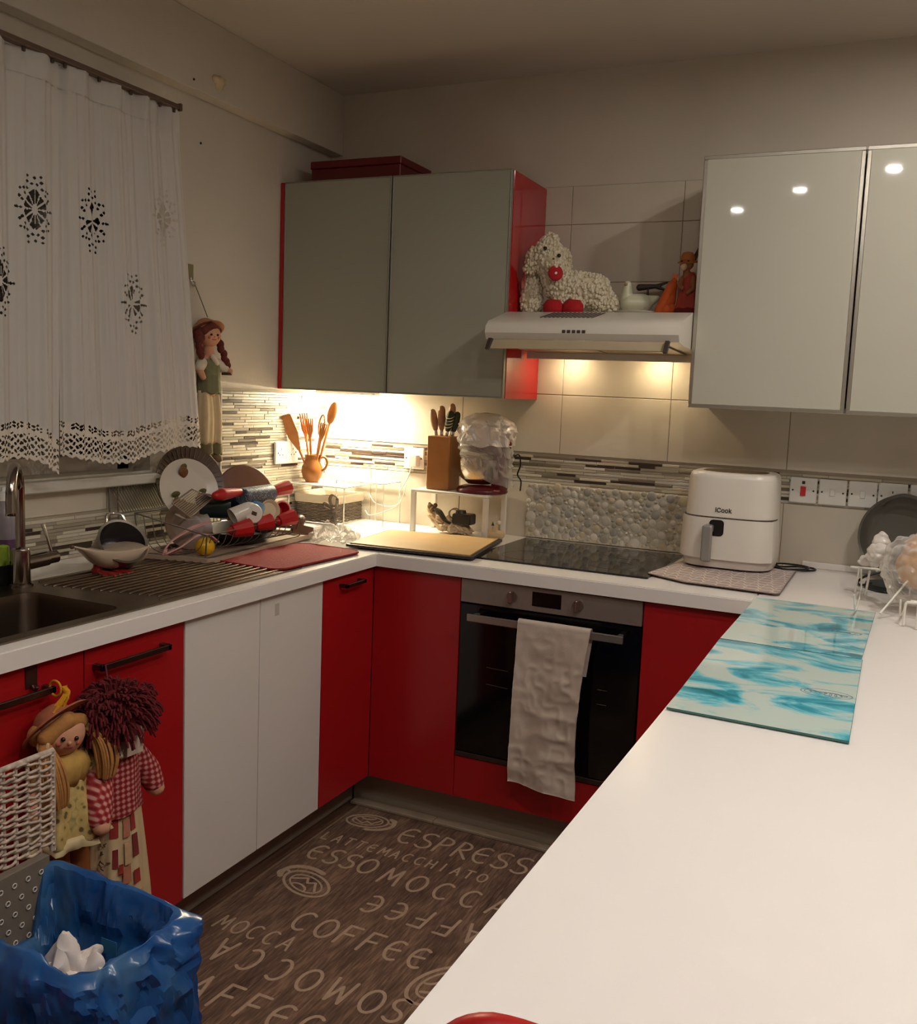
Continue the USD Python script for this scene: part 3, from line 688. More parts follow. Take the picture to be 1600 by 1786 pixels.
def facing_cup(name, label, c, d, r, L, mat, cat_='cup', inner=None):
    t = Thing(name, label, cat_, c); d = np.array(d, float); d /= np.linalg.norm(d)
    def o(m):
        z = np.array([0, 0, 1.0]); ax = np.cross(z, d); s = np.linalg.norm(ax); m = m.copy()
        m.apply_transform(trimesh.transformations.rotation_matrix(math.atan2(s, z@d), ax/max(s, 1e-9))); m.apply_translation(np.array(c)); return m
    t.add('cup', o(lathe([(0, -L), (r*.7, -L), (r*.8, -L*.9), (r, 0), (r*.94, 0), (r*.72, -L*.85), (0, -L*.85)], 32)), mat, 40)
    return t, o
t, o = facing_cup('small_cup', 'white cup lying mouth down, leftmost of the white cups in the rack', (.235, -.945, 1.022), (-.3, -.6, -.3), .030, .06, WCUP)
t, o = facing_cup('small_bowl', 'white bowl with a small dark mark showing its underside', (.255, -.885, 1.028), (-1, .4, -.2), .040, .03, WCUP, 'bowl')
t.add('printed_mark', o(tf(box(-.006, .006, -.009, .009, -.0316, -.030, .0003), (0, 0, 0))), M('print_brown', (60, 44, 34), .5))
t, o = facing_cup('small_cup', 'light blue cup between the white bowl and cream lid', (.215, -.805, 1.042), (-.3, .5, .6), .032, .06, M('blue_glaze', (96, 140, 178), .25))
t, o = facing_cup('pot_lid', 'round cream lid with a raised edge right of the blue cup', (.24, -.755, 1.028), (1, -.45, .3), .036, .012, M('cream_plastic', (212, 196, 162), .4), 'lid')
dm = M('dark_green_glaze', (34, 50, 46), .3)
t, o = facing_cup('mug', 'dark green mug lying under the slate beaker', (.14, -.87, 1.045), (.4, 1, .0), .044, .10, dm, 'mug')
t, o = facing_cup('mug', 'dark blue mug lying behind the light blue cup', (.13, -.74, 1.048), (.3, 1, .0), .044, .10, M('dark_blue_glaze', (36, 46, 62), .3), 'mug')
fp_ = Thing('frying_pan', 'black pan lying under the red egg cups in the dish rack', 'pan', (.18, -.84, ZT+.02))
m = lathe([(0, .0), (.085, 0), (.105, .035), (.108, .036), (.103, .034), (.083, .005), (0, .005)], 40, sx=.92, sy=1.35)
fp_.add('pan', tf(m, (.165, -.82, ZT+.022), ry=6), M('pan_black', (20, 17, 17), .35), 40)
sp1 = M('dark_wood', (98, 62, 38), .5, var=.1, vscale=30)
w1 = Thing('wooden_spoon', 'brown wooden spoon whose bowl sticks out at the right end of the dish rack', 'spoon', (.25, -.64, .97))
w1.add('bowl', tf(ball((0, 0, 0), 1, 3), (.262, -.612, .980), rz=20, s=(.016, .032, .018)), sp1)
w1.add('handle', rod((.255, -.64, .978), (.22, -.80, .975), .006, 10), sp1, True)
w2 = Thing('wooden_spatula', 'brown wooden spatula slanting down to the tray at its right end', 'spatula', (.27, -.67, .94))
w2.add('blade', hull([(.26, -.665, .948), (.268, -.665, .945), (.292, -.575, .925), (.300, -.575, .922), (.26, -.66, .978), (.268, -.66, .975), (.288, -.58, .955), (.296, -.58, .952)]), sp1)
w2.add('handle', rod((.264, -.664, .962), (.235, -.82, .985), .0065, 10), sp1, True)
PINK = M('pink_plastic', (206, 156, 148), .35)
def strap(pts, w, t=.0022, up=(0, 0, 1)):
    P = curve(pts, 30); d = np.gradient(P, axis=0); d /= np.linalg.norm(d, axis=1, keepdims=True); s = np.cross(d, up); s /= np.maximum(np.linalg.norm(s, axis=1, keepdims=True), 1e-9); n_ = np.cross(s, d)
    ww = np.asarray(np.interp(np.linspace(0, 1, len(P)), np.linspace(0, 1, len(np.atleast_1d(w))), np.atleast_1d(w)))[:, None]
    return loft([np.array([p-a*q-b*t, p+a*q-b*t, p+a*q+b*t, p-a*q+b*t]) for p, a, b, q in zip(P, s, n_, ww)])
k1 = Thing('salad_tongs', 'pair of pale pink plastic tongs leaning at the left end of the dish rack', 'tongs', (.2, -1.12, ZT+.02))
k1.add('arm', strap([(.185, -1.195, .925), (.19, -1.18, .962), (.205, -1.13, .992), (.2, -1.07, 1.004), (.2, -1.01, 1.010)], [.005, .006, .007, .010], up=(0, .3, 1)), PINK, 40)
k1.add('arm', strap([(.185, -1.192, .928), (.215, -1.16, .950), (.235, -1.11, .982), (.245, -1.07, .980), (.25, -1.035, .955)], [.005, .006, .007, .010], up=(0, .3, 1)), PINK, 40)
k1.add('hinge', blob([(((.18, -1.20, .922), .006), ((.195, -1.165, .94), .006)), (((.185, -1.20, .93), .005), ((.2, -1.14, .935), .005))], .004, 4), M('pink_dark', (150, 96, 90), .4), True)
lm = Thing('lemon', 'bright yellow lemon lying in the beige drip tray', 'lemon', (.25, -1.09, ZT+.03))
rgs = lathe([(0, -.040), (.005, -.037), (.009, -.031), (.020, -.025), (.027, -.012), (.0285, 0), (.027, .012), (.02, .024), (.009, .031), (0, .034)], 28)
lm.add('fruit', tf(rgs, (.252, -1.092, ZT+.009+.0285), rx=78, rz=25), M('lemon_skin', (226, 172, 18), .4, bump=.0006, bscale=500), True)
fk = Thing('fork', 'dark steel fork lying in the front of the drip tray', 'fork', (.29, -.97, ZT+.012))
fk.add('handle', rod((.318, -1.06, ZT+.0125), (.285, -.88, ZT+.0125), .0028, 8), DKSTEEL, True)
for k in (-1, 0, 1): fk.add('tine', rod((.285+k*.003, -.88, ZT+.0125), (.279+k*.005, -.84, ZT+.0135), .0012, 6), DKSTEEL, True)
# red drying mat
rm = Thing('drying_mat', 'red quilted drying mat lying on the left worktop beside the dish rack', 'mat', (.44, -.92, ZT))
rmp = affinity.rotate(rrect(.322, .578, -1.135, -.712, .045), -3, origin='center')
rmp = rmp.difference(rrect(.0, .29, -1.3, -.5, .01))
rm.add('cloth', extr(rmp, ZT+.0046, ZT+.009), M('mat_red', (140, 8, 14), .85, bump=.0012, bscale=120), 30)
rm.add('piping', tube(np.array([(x, y, ZT+.0075) for x, y in rmp.exterior.coords[:-1]]), .0035, 8, closed=True), M('mat_piping', (128, 12, 18), .8), True)
CLEAR = MX('clear_film', {'t': ('transparent_bsdf', {'color': (.96, .95, .93)}), 'p': ('principled_bsdf', {'base_color': lin((226, 222, 216)), 'roughness': .18, 'specular_ior_level': .8}), 'lw': ('layer_weight', {'blend': .35}), 'ma': ('math', {'math_type': 'multiply_add', 'value2': .75, 'value3': .16, 'use_clamp': True}), 'm': ('mix_closure', {})},
    [('lw.facing', 'ma.value1'), ('ma.value', 'm.fac'), ('t.BSDF', 'm.closure1'), ('p.BSDF', 'm.closure2')], 'm.closure')
MILKY = MX('milky_film', {'t': ('transparent_bsdf', {'color': (.95, .93, .9)}), 'p': ('principled_bsdf', {'base_color': lin((226, 216, 206)), 'roughness': .28, 'specular_ior_level': .7}), 'lw': ('layer_weight', {'blend': .4}), 'ma': ('math', {'math_type': 'multiply_add', 'value2': .25, 'value3': .74, 'use_clamp': True}), 'm': ('mix_closure', {})},
    [('lw.facing', 'ma.value1'), ('ma.value', 'm.fac'), ('t.BSDF', 'm.closure1'), ('p.BSDF', 'm.closure2')], 'm.closure')
def crumple(m, amp, f, seed):
    v = m.vertices; q = meshkit.noise(v*f+3.3, seed); q2 = meshkit.noise(v*f*2.3+9.1, seed+1)
    d = np.abs(q-.5)*2+.5*np.abs(q2-.5)*2
    m = m.copy(); m.vertices = v+m.vertex_normals*((d-.6)*amp)[:, None]; return m
pb_ = Thing('plastic_bag', 'crumpled clear plastic bag on the worktop between dish rack and cutting board', 'bag', (.39, -.62, ZT))
m = crumple(tf(trimesh.creation.icosphere(subdivisions=4), (0, 0, 0), s=(.075, .12, .03)), .035, 26, 4)
m = tf(m, (.375, -.575, ZT+.028), rz=20); m.vertices[:, 2] = np.maximum(m.vertices[:, 2], ZT+.001)
pb_.add('film', m, CLEAR, 20)

# ------------------------------------------------------------------ corner: wire racks, basket, jug
def wire_shelf(label, x0, x1, y0, y1, z, r=.0024, step=.018):
    t = Thing('wire_shelf', label, 'wire shelf', ((x0+x1)/2, (y0+y1)/2, ZT))
    t.add('frame', tube([(x0, y0, z), (x1, y0, z), (x1, y1, z), (x0, y1, z), (x0, y0, z)], r*1.25, 6), WIRE, True)
    t.add('top_wires', [rod((x0, y, z), (x1, y, z), r*.7, 5) for y in np.arange(y0+.01, y1, step*.7)]+[rod((x, y0, z-.002), (x, y1, z-.002), r*.7, 5) for x in np.arange(x0+.03, x1, .07)], WIRE, True, kind='stuff')
    for x in (x0, x1):
        for y in (y0, y1): t.add('leg', tube([(x, y, ZT+.001), (x, y, z)], r, 6), WIRE, True)
    return t
wire_shelf('white wire shelf over the grey basket, holding the brown jug', -.045, .215, -.262, -.022, 1.064)
wire_shelf('taller white wire shelf in front of the corner socket, right of the jug', .105, .325, -.150, -.018, 1.080)
bk = Thing('wicker_basket', 'grey woven basket with cream cloth liner under the wire shelf', 'basket', (.06, -.12, ZT))
BKM = M('basket_grey', (116, 104, 90), .8, var=.15, vscale=60)
def weave(x0, x1, y0, y1, z0, z1, rows, r, seg=.012, amp=.002):
    out = []; per = 2*((x1-x0)+(y1-y0)); n_ = int(per/seg)
    for k in range(rows):
        z = z0+(k+.5)*(z1-z0)/rows; P = []
        for i in range(n_):
            s = i/n_*per
            o_ = amp*(1 if (i//2+k) % 2 else -1)
            if s < x1-x0: P.append((x0+s, y0-o_, z))
            elif s < x1-x0+y1-y0: P.append((x1+o_, y0+s-(x1-x0), z))
            elif s < 2*(x1-x0)+y1-y0: P.append((x1-(s-(x1-x0)-(y1-y0)), y1+o_, z))
            else: P.append((x0-o_, y1-(s-2*(x1-x0)-(y1-y0)), z))
        out.append(tube(P, r, 5, closed=True))
    return out
bk.add('weave', weave(-.03, .15, -.225, -.03, ZT+.003, ZT+.092, 14, .0034), BKM, True, kind='stuff')
lr = [np.column_stack([np.array(rrect(-.036-o, .156+o, -.231-o, -.024+o, .006).exterior.coords)[:-1], np.full(len(rrect(0, 1, 0, 1, .1).exterior.coords)-1, z)]) for z, o in ((ZT+.080, .001), (ZT+.086, .003), (ZT+.108, .003), (ZT+.113, .001), (ZT+.112, -.004), (ZT+.02, -.010))]
bk.add('liner', rough(loft(lr, False), .0012, 90), M('liner_cream', (206, 192, 168), .9), 50)
GB = M('ribbon_grey', (96, 84, 72), .8)
bk.add('bow', [strap(curve([(.155, -.245, ZT+.062), (.15, -.262, ZT+.10), (.165, -.268, ZT+.125), (.185, -.265, ZT+.11), (.172, -.25, ZT+.064)], 20), .006), strap(curve([(.16, -.245, ZT+.062), (.13, -.26, ZT+.09), (.12, -.262, ZT+.075), (.15, -.248, ZT+.06)], 20), .006), strap([(.16, -.248, ZT+.062), (.175, -.262, ZT+.03), (.19, -.275, ZT+.006)], .005), ball((.16, -.25, ZT+.062), .011, 2), strap([(.158, -.248, ZT+.06), (.15, -.262, ZT+.03), (.145, -.265, ZT+.012)], .005)], GB, 40, label='dark grey ribbon bow')
JUG = M('jug_brown', (150, 92, 36), .35, var=.06, vscale=30)
jx, jy, jz = .004, -.176, 1.0665
jg = Thing('utensil_jug', 'brown pottery jug with a handle on the wire shelf, filled with wooden utensils', 'jug', (jx, jy, jz))
jg.add('body', lathe([(0, jz), (.026, jz), (.027, jz+.004), (.036, jz+.018), (.043, jz+.040), (.041, jz+.062), (.031, jz+.082), (.028, jz+.096), (.032, jz+.110), (.029, jz+.110), (.025, jz+.096), (.028, jz+.08), (.037, jz+.06), (.037, jz+.03), (0, jz+.012)], 36, (jx, jy, 0)), JUG, 40)
dx, dy = math.cos(math.radians(18)), math.sin(math.radians(18))
jg.add('handle', tube(curve([(jx+.028*dx, jy+.028*dy, jz+.095), (jx+.05*dx, jy+.05*dy, jz+.102), (jx+.062*dx, jy+.062*dy, jz+.085), (jx+.056*dx, jy+.056*dy, jz+.06), (jx+.040*dx, jy+.040*dy, jz+.045)], 24), .0048, 10), JUG, True)
WD = M('utensil_wood', (176, 112, 52), .5, var=.1, vscale=40)
def utensil(name, label, base, tip, head, cat_='spoon'):
    t = Thing(name, label, cat_, base); base, tip = np.array(base), np.array(tip); d = (tip-base); L = np.linalg.norm(d); d = d/L
    hl = head[0]; s0 = tip-d*hl
    t.add('handle', rod(base, s0, .0045, 10), WD, True)
    cv = np.array((.89, -.41, 0)); rgt = np.cross(d, np.array((.43, -.9, .1))); rgt /= np.linalg.norm(rgt); fw = np.cross(rgt, d)
    if head[2] == 'spoon':
        m = trimesh.creation.icosphere(subdivisions=3); v = m.vertices*np.array((head[1], hl*.55, .006))
        m.vertices = (s0+d*hl*.5)+v[:, :1]*rgt+v[:, 1:2]*d+v[:, 2:]*fw; t.add('head', m, WD, True)
    elif head[2] == 'paddle':
        q = [(-.006, 0), (.006, 0), (head[1], hl*.45), (head[1], hl*.97), (head[1]*.6, hl), (-head[1]*.9, hl), (-head[1], hl*.4)]
        P = [s0+rgt*a+d*b+fw*c for a, b in q for c in (-.003, .003)]; t.add('head', hull(P), WD, 30)
    elif head[2] == 'fork':
        for a in (-1, -.33, .33, 1):
            t.add('tine', tube([s0, s0+d*hl*.4+rgt*a*head[1]*.8, s0+d*hl+rgt*a*head[1]], [.0045, .004, .003], 8), WD, True)
    else:
        a_ = np.arange(24)/24*2*PI
        t.add('head', tube([s0+d*hl*.5+rgt*head[1]*math.cos(x)+d*hl*.5*math.sin(x) for x in a_], .0036, 8, closed=True), WD, True)
    return t
b0 = np.array((jx, jy, jz+.014))
utensil('wooden_spatula', 'broad wooden spatula leaning left out of the brown jug', b0+(-.004, 0, 0), (jx-.047, jy-.125, jz+.268), (.155, .022, 'paddle'), 'spatula')
utensil('wooden_fork', 'wooden fork standing left of centre in the brown jug', b0+(-.01, .008, 0), (jx-.040, jy-.012, jz+.275), (.10, .014, 'fork'), 'fork')
utensil('wooden_fork', 'short wooden fork at the centre of the brown jug', b0+(.0, .0, 0), (jx-.008, jy-.015, jz+.255), (.08, .012, 'fork'), 'fork')
utensil('wooden_slotted_spoon', 'wooden looped spoon right of centre in the brown jug', b0+(.004, .006, 0), (jx+.040, jy+.012, jz+.272), (.085, .011, 'loop'), 'spoon')
utensil('wooden_fork', 'wooden fork leaning right beside the tall spoon in the brown jug', b0+(.008, -.004, 0), (jx+.060, jy-.01, jz+.24), (.075, .012, 'fork'), 'fork')
utensil('wooden_spoon', 'tall wooden spoon leaning right out of the brown jug', b0+(.012, .002, 0), (jx+.088, jy+.02, jz+.322), (.085, .018, 'spoon'))
# sockets
def plate_sock(label, c, axis, w, h, kind, group=None):
    """wall plate at c; axis 'y' on the back wall, 'x' on the left wall"""
    t = Thing('wall_switch' if 'switch' in kind else 'wall_socket', label, 'switch' if 'switch' in kind else 'socket', c, group)
    def o(m):
        if axis == 'x': m = m.copy(); m.vertices = np.stack([-m.vertices[:, 1], m.vertices[:, 0], m.vertices[:, 2]], 1)
        return tf(m, c)
    t.add('plate', o(box(-w/2, w/2, -.011, 0, -h/2, h/2, .003)), WHITEPL)
    dk_ = M('socket_dark', (50, 42, 38), .5)
    for sx in (-1, 1): t.add('screw', o(tf(lathe([(0, .0008), (.003, .0008), (.0032, 0)], 12), (sx*w*.38, -.011, 0), rx=90)), dk_)
    if kind == 'socket':
        for q in ((-.0015, .0015, .010, .018), (-.013, -.008, -.010, -.006), (.006, .011, -.010, -.006)): t.add('slot', o(box(q[0], q[1], -.0114, -.0108, q[2], q[3], 0)), dk_, False)
    if kind == 'double socket':
        for s in (-.25, .25):
            for q in ((-.0015, .0015, .010, .018), (-.013, -.008, -.010, -.006), (.006, .011, -.010, -.006)): t.add('slot', o(tf(box(q[0], q[1], -.0114, -.0108, q[2], q[3], 0), (s*w, 0, 0))), dk_, False)
    if kind == 'switch': t.add('rocker', o(hull([(-.008, -.011, -.012), (.008, -.011, -.012), (-.008, -.011, .012), (.008, -.011, .012), (-.007, -.0155, -.011), (.007, -.0155, -.011), (-.007, -.0125, .011), (.007, -.0125, .011)])), WHITEPL)
    if kind == 'cooker switch':
        t.add('rocker', o(hull([(-.009, -.011, -.018), (.009, -.011, -.018), (-.009, -.011, .014), (.009, -.011, .014), (-.008, -.017, -.017), (.008, -.017, -.017), (-.008, -.013, .013), (.008, -.013, .013)])), M('red_rocker', (200, 34, 26), .35), label='red rocker')
        t.add('indicator', o(box(-.005, .005, -.0122, -.0108, .022, .032, .0005)), dk_)
    return t, o
zc, sw = 1.173, .088
plate_sock('white cooker switch with red rocker, leftmost of the row right of the air fryer', (1.884, -.007, zc-.001), 'y', sw, .086, 'cooker switch')
plate_sock('white light switch beside the red cooker switch', (1.978, -.007, zc-.001), 'y', sw, .086, 'switch')
plate_sock('white light switch directly left of the three-pin socket', (2.072, -.007, zc), 'y', sw, .086, 'switch')
plate_sock('white three-pin wall socket above the grey pan', (2.163, -.007, zc+.001), 'y', sw, .086, 'socket')
plate_sock('white wall socket at the right edge of the photo', (2.258, -.007, zc+.002), 'y', sw, .086, 'socket')
plate_sock('white double socket on the mosaic left of the brown jug', (WX+.008, -.286, 1.186), 'x', .15, .088, 'double socket')
t, o = plate_sock('white socket with a plug in it on the mosaic band left of the knife block', (.383, -.007, 1.180), 'y', .090, .086, 'socket')
t = Thing('power_plug', 'white plug and thin cable in the socket left of the knife block', 'plug', (.39, -.02, 1.17))
t.add('plug', rbox(.372, .412, -.045, -.0185, 1.148, 1.196, .006), WHITEPL)
t.add('cable', tube(curve([(.385, -.035, 1.15), (.375, -.05, 1.10), (.345, -.06, 1.04), (.335, -.05, .99), (.27, -.06, .955), (.2, -.045, .935), (.17, -.03, .95)], 50), .0022, 6), WIRE, True)
t2 = Thing('lamp_cable', 'thin white cable looping below the wire shelf towards the lamp', 'cable', (.3, -.03, .98))
t2.add('cable', tube(curve([(.36, -.03, 1.07), (.33, -.022, 1.0), (.28, -.02, .975), (.21, -.02, .985), (.18, -.02, 1.02)], 40), .002, 6), WIRE, True)

# ------------------------------------------------------------------ cutting board, white shelf, knife block, mixer
cb = Thing('cutting_board', 'beige cutting board on a dark mat at the inner corner of the worktop', 'cutting board', (.68, -.43, ZT))
cbp = Polygon([(.491, -.650), (.930, -.617), (.860, -.222), (.446, -.298)])
cb.add('tray', extr(cbp.buffer(.012, join_style=1), ZT+.0065, ZT+.0145), M('board_dark', (36, 28, 30), .4), 30)
cb.add('foot', [extr(Point(x, y).buffer(.012), ZT+.0005, ZT+.0065) for x, y in ((.52, -.62), (.85, -.6), (.82, -.26), (.48, -.32))], BLACKPL, kind='stuff')
cb.add('board', extr(cbp.buffer(-.002), ZT+.0145, ZT+.0185), M('board_beige', (190, 156, 106), .45, var=.05, vscale=14), 30)
ws = Thing('worktop_shelf', 'white metal worktop shelf carrying the knife block and covered mixer', 'shelf', (.66, -.12, ZT))
WS = M('shelf_white', (222, 216, 204), .4)
sx0, sx1, sy0, sy1, sz = .476, .80, -.205, -.012, 1.078
ws.add('top', box(sx0, sx1, sy0, sy1, sz-.010, sz, .002), WS)
for x in (sx0, sx1-.020):
    for y in (sy0, sy1-.02): ws.add('leg', box(x, x+.020, y, y+.016, ZT+.0005, sz-.0105, .002), WS)
kb = Thing('knife_block', 'brown wooden knife block on the white worktop shelf', 'knife block', (.565, -.11, sz))
kb.add('block', box(.520, .615, -.165, -.065, sz+.0005, sz+.205, .003), M('block_wood', (150, 96, 44), .5, var=.08, vscale=18))
HB = M('knife_handle_brown', (170, 122, 86), .5, var=.1, vscale=60); HG = M('knife_handle_green', (46, 54, 36), .45)
for i, (x, y, dx, h, mt, l) in enumerate([(.54, -.13, -.022, .10, HB, 'brown-handled knife, leftmost in the knife block'), (.56, -.125, -.004, .115, HB, 'brown-handled knife, second from the left in the block'), (.585, -.095, .002, .125, HB, 'brown-handled knife with a steel spine behind the green knives'), (.588, -.14, .018, .098, HG, 'dark green patterned knife in the right half of the block'), (.603, -.12, .02, .095, HG, 'plain dark green knife, rightmost in the block')]):
    t = Thing('kitchen_knife', l, 'knife', (x, y, sz+.206))
    a = np.array((x, y, sz+.2055)); b_ = a+np.array((dx, 0, h)); md = a+(b_-a)*.55
    t.add('bolster', rod(a, a+(b_-a)*.2, .0065, 10), CHROME, True)
    t.add('handle', tf(tube([a+(b_-a)*.2, a+(b_-a)*.35, md, a+(b_-a)*.85, b_-(b_-a)*.04, b_], [.008, .0125, .0155, .0135, .010, .003], 12), (0, 0, 0)), mt, True)
    if i == 3: t.add('stripes', [ring(a+(b_-a)*f, .0150, .0018, 18, rx=25) for f in (.4, .52, .64, .76)], M('stripe_cream', (196, 188, 160), .4), True, kind='stuff')
mx, my = .735, -.115
mr_ = Thing('stand_mixer', 'maroon stand mixer with steel bowl under a plastic bag on the white shelf', 'mixer', (mx, my, sz))
MAR = M('maroon_enamel', (96, 24, 34), .18)
mr_.add('base', lathe([(0, sz+.0005), (.095, sz+.0005), (.10, sz+.004), (.10, sz+.012), (.094, sz+.02), (.070, sz+.028), (.0, sz+.030)], 40, (mx, my, 0), sy=.85), MAR, 40)
mr_.add('bowl', lathe([(0, sz+.032), (.045, sz+.034), (.072, sz+.055), (.083, sz+.09), (.087, sz+.128), (.090, sz+.13), (.084, sz+.129), (.079, sz+.09), (0, sz+.05)], 40, (mx-.012, my-.004, 0), sy=.85), M('bowl_bright', (196, 186, 172), .2, 1.0), 40)
mr_.add('column', rbox(mx+.045, mx+.095, my-.03, my+.04, sz+.01, sz+.19, .015), MAR)
mr_.add('cord', tube(curve([(mx+.095, my+.02, sz+.13), (mx+.125, my+.045, sz+.15), (mx+.132, my+.05, sz+.11), (mx+.122, my+.05, sz+.075), (mx+.135, my+.055, sz+.05), (mx+.12, my+.09, sz+.01)], 40), .003, 6), BLACKPL, True)
mr_.add('head', blob([(((mx-.04, my, sz+.20), .05), ((mx+.06, my, sz+.19), .052))], .012, 6), MAR, True)
def bagsurf(rows, n_, seed, amp):
    """rows: (z, cx, cy, rx, ry); crumpled open skirt"""
    rg = []
    for z, cx, cy, rx_, ry_ in rows:
        a = np.arange(n_)/n_*2*PI
        P = np.stack([cx+rx_*np.sign(np.cos(a))*np.abs(np.cos(a))**.85, cy+ry_*np.sign(np.sin(a))*np.abs(np.sin(a))**.85, np.full(n_, z)], 1)
        q = np.abs(meshkit.noise(P*30+1.7, seed)-.5)*2+.5*np.abs(meshkit.noise(P*62, seed+1)-.5)*2+.0
        P[:, :2] = np.array((cx, cy))+(P[:, :2]-np.array((cx, cy)))*(1+(q-.55)*amp)[:, None]
        P[:, 2] += (meshkit.noise(P*25+5, seed+2)-.5)*.022
        rg.append(P)
    return rg
mb = Thing('mixer_cover_bag', 'wrinkled translucent plastic bag draped over the stand mixer', 'bag', (mx+.01, my, sz+.02))
rows = [(sz+.30-.12*(t**1.4), mx+.012, my, .02+.085*min(1, t*2.2)**.6, .016+.07*min(1, t*2.2)**.6) for t in np.linspace(0, 1, 16)]
mb.add('upper_folds', loft(bagsurf(rows, 96, 21, .26), False), MILKY, 25)
rows = [(sz+.185-.16*t, mx+.010+.006*t, my-.003, .104-.006*t, .092-.006*t) for t in np.linspace(0, 1, 14)]
rg = bagsurf(rows, 72, 31, .16)
for i, P in enumerate(rg):                                  # the front hem rises to the left, leaving the base uncovered
    a = np.arange(72)/72*2*PI; lift = .085*np.clip(.5-.5*np.cos(a-.25), 0, 1)**1.2
    P[:, 2] = P[:, 2]+lift*(i/13.0)
mb.add('skirt', loft(rg, False), CLEAR, 25)
# crumpled wrap with a dark gadget, and a small cloth bird
cp2 = Thing('paper_wrap', 'crumpled cream paper wrap under the white shelf', 'wrapping paper', (.6, -.11, ZT))
m = crumple(tf(trimesh.creation.icosphere(subdivisions=4), (0, 0, 0), s=(.105, .042, .032)), .02, 34, 8)
v = m.vertices; v[:, 2] += .055*np.clip(-v[:, 0]/.105, 0, 1)**1.5-.012*np.clip(v[:, 0]/.1, 0, 1); m.vertices = v
m = tf(m, (.610, -.125, ZT+.03)); m.vertices[:, 2] = np.maximum(m.vertices[:, 2], ZT+.001)
cp2.add('paper', m, M('paper_cream', (206, 180, 146), .85), 25)
cp2.add('knot', blob([((.525, -.13, ZT+.098), .012), ((.545, -.128, ZT+.103), .009), ((.538, -.135, ZT+.088), .012), ((.522, -.132, ZT+.108), .006)], .004, 4), M('knot_brown', (112, 86, 58), .8), True)
gd = Thing('black_gadget', 'dark brown gadget lying on the cream paper under the shelf', 'gadget', (.64, -.12, ZT+.05))
DG = M('gadget_dark', (44, 36, 32), .4)
gd.add('body', rbox(.635, .712, -.165, -.105, ZT+.042, ZT+.084, .008), DG)
gd.add('lens_cap', tf(lathe([(0, .012), (.018, .012), (.022, 0)], 24), (.660, -.135, ZT+.083)), DG)
gd.add('strap', strap([(.562, -.16, ZT+.095), (.585, -.168, ZT+.085), (.61, -.17, ZT+.058), (.632, -.165, ZT+.044)], [.008, .013, .011, .006], .004), DG, 40)
gd.add('coil', [ring((.625, -.13, ZT+.078), .018, .002, 24, rx=60, rz=20), ring((.632, -.13, ZT+.08), .021, .002, 24, rx=70, rz=5)], M('coil_grey', (140, 126, 108), .4, .5), True)
cb2 = Thing('cloth_bird', 'small cream cloth bird with a dark beak at the right foot of the white shelf', 'ornament', (.80, -.13, ZT))
cb2.add('body', rough(blob([(((.782, -.135, ZT+.018), .017), ((.826, -.125, ZT+.016), .015)), (((.80, -.13, ZT+.022), .014), ((.806, -.132, ZT+.046), .011))], .005, 6), .002, 120), M('cloth_cream', (206, 180, 140), .9), True)
cb2.add('beak', lathe([(.006, 0), (0, .016)], 10, (.797, -.14, ZT+.05)), BLACKPL)
cb2.add('crest', ball((.818, -.13, ZT+.062), .008, 2), M('crest_white', (220, 212, 196), .8))
# ================================================================== curtain
rl = Thing('curtain_rail', 'brown curtain rail under the boxed beam', 'curtain rail', (.085, -1.9, 2.27))
rl.add('rail', [box(.066, .094, -3.0, -1.035, 2.266, 2.280, .002), box(.062, .098, -1.037, -1.028, 2.262, 2.284, .002)], M('rail_brown', (92, 70, 54), .5))
for y in (-2.6, -1.75, -1.10): rl.add('bracket', box(WX+.001, .07, y-.012, y+.012, 2.268, 2.284), M('rail_brown', (92, 70, 54)))
CURT = MX('curtain_cotton', {'tc': ('texture_coordinate', {}), 'n': ('noise_texture', {'scale': 900}), 'b': ('bump', {'distance': .0004}), 'd': ('principled_bsdf', {'base_color': lin((214, 208, 200)), 'roughness': .9}), 't': ('translucent_bsdf', {'color': lin((214, 206, 196))}), 'm': ('mix_closure', {'fac': .18})},
    [('tc.object', 'n.vector'), ('n.fac', 'b.height'), ('b.normal', 'd.normal'), ('d.BSDF', 'm.closure1'), ('t.BSDF', 'm.closure2')], 'm.closure')
FLOW = [(-1.548, 1.873), (-1.357, 1.879), (-1.082, 1.937), (-1.21, 1.668), (-1.661, 1.678), (-1.80, 1.90), (-1.95, 1.66), (-2.08, 1.90)]
def lace_holes(Y, Z, zbot):
    H = np.zeros(Y.shape, bool)
    for i, (fy, fz) in enumerate(FLOW):
        a = (Y-fy)/.050; b = (Z-fz)/.086; r = np.hypot(a, b); th = np.arctan2(b, a)
        k = 12 if i % 2 == 0 else 10
        H |= (r > .14) & (r < .54+.06*np.cos(4*th)) & (np.abs(np.sin(th*k/2+i)) > .60+.22*(r < .26)-.2*(r > .42)) & ((i % 2 == 0) | (np.cos(th*3+1) > -.35))
        for rr, nn, s in ((.72, 18, .0034), (.87, 16, .0036), (1.0, 10, .0030)):
            for q in range(nn):
                t = (q+.5*(nn == 14))/nn*2*PI; w = 1+.06*math.cos(4*t)
                H |= np.hypot(Y-fy-.050*rr*w*math.cos(t), Z-fz-.086*rr*w*math.sin(t)) < s
    h = Z-zbot
    P, Q = .0150, .0190
    u = (Y/P) ; v = (h/Q)
    net = (np.abs((u+v) % 1-.5) < .29) & (np.abs((u-v) % 1-.5) < .29)
    H |= net & (h > .010) & (h < .066)
    hu = (Y % .048)/.048
    cr = (h > .078) & (h < .096) & (np.abs((Y/.010) % 1-.5) < .33) & (np.abs(((h-.078)/.009) % 1-.5) < .33) & (hu < .8)
    return H | cr
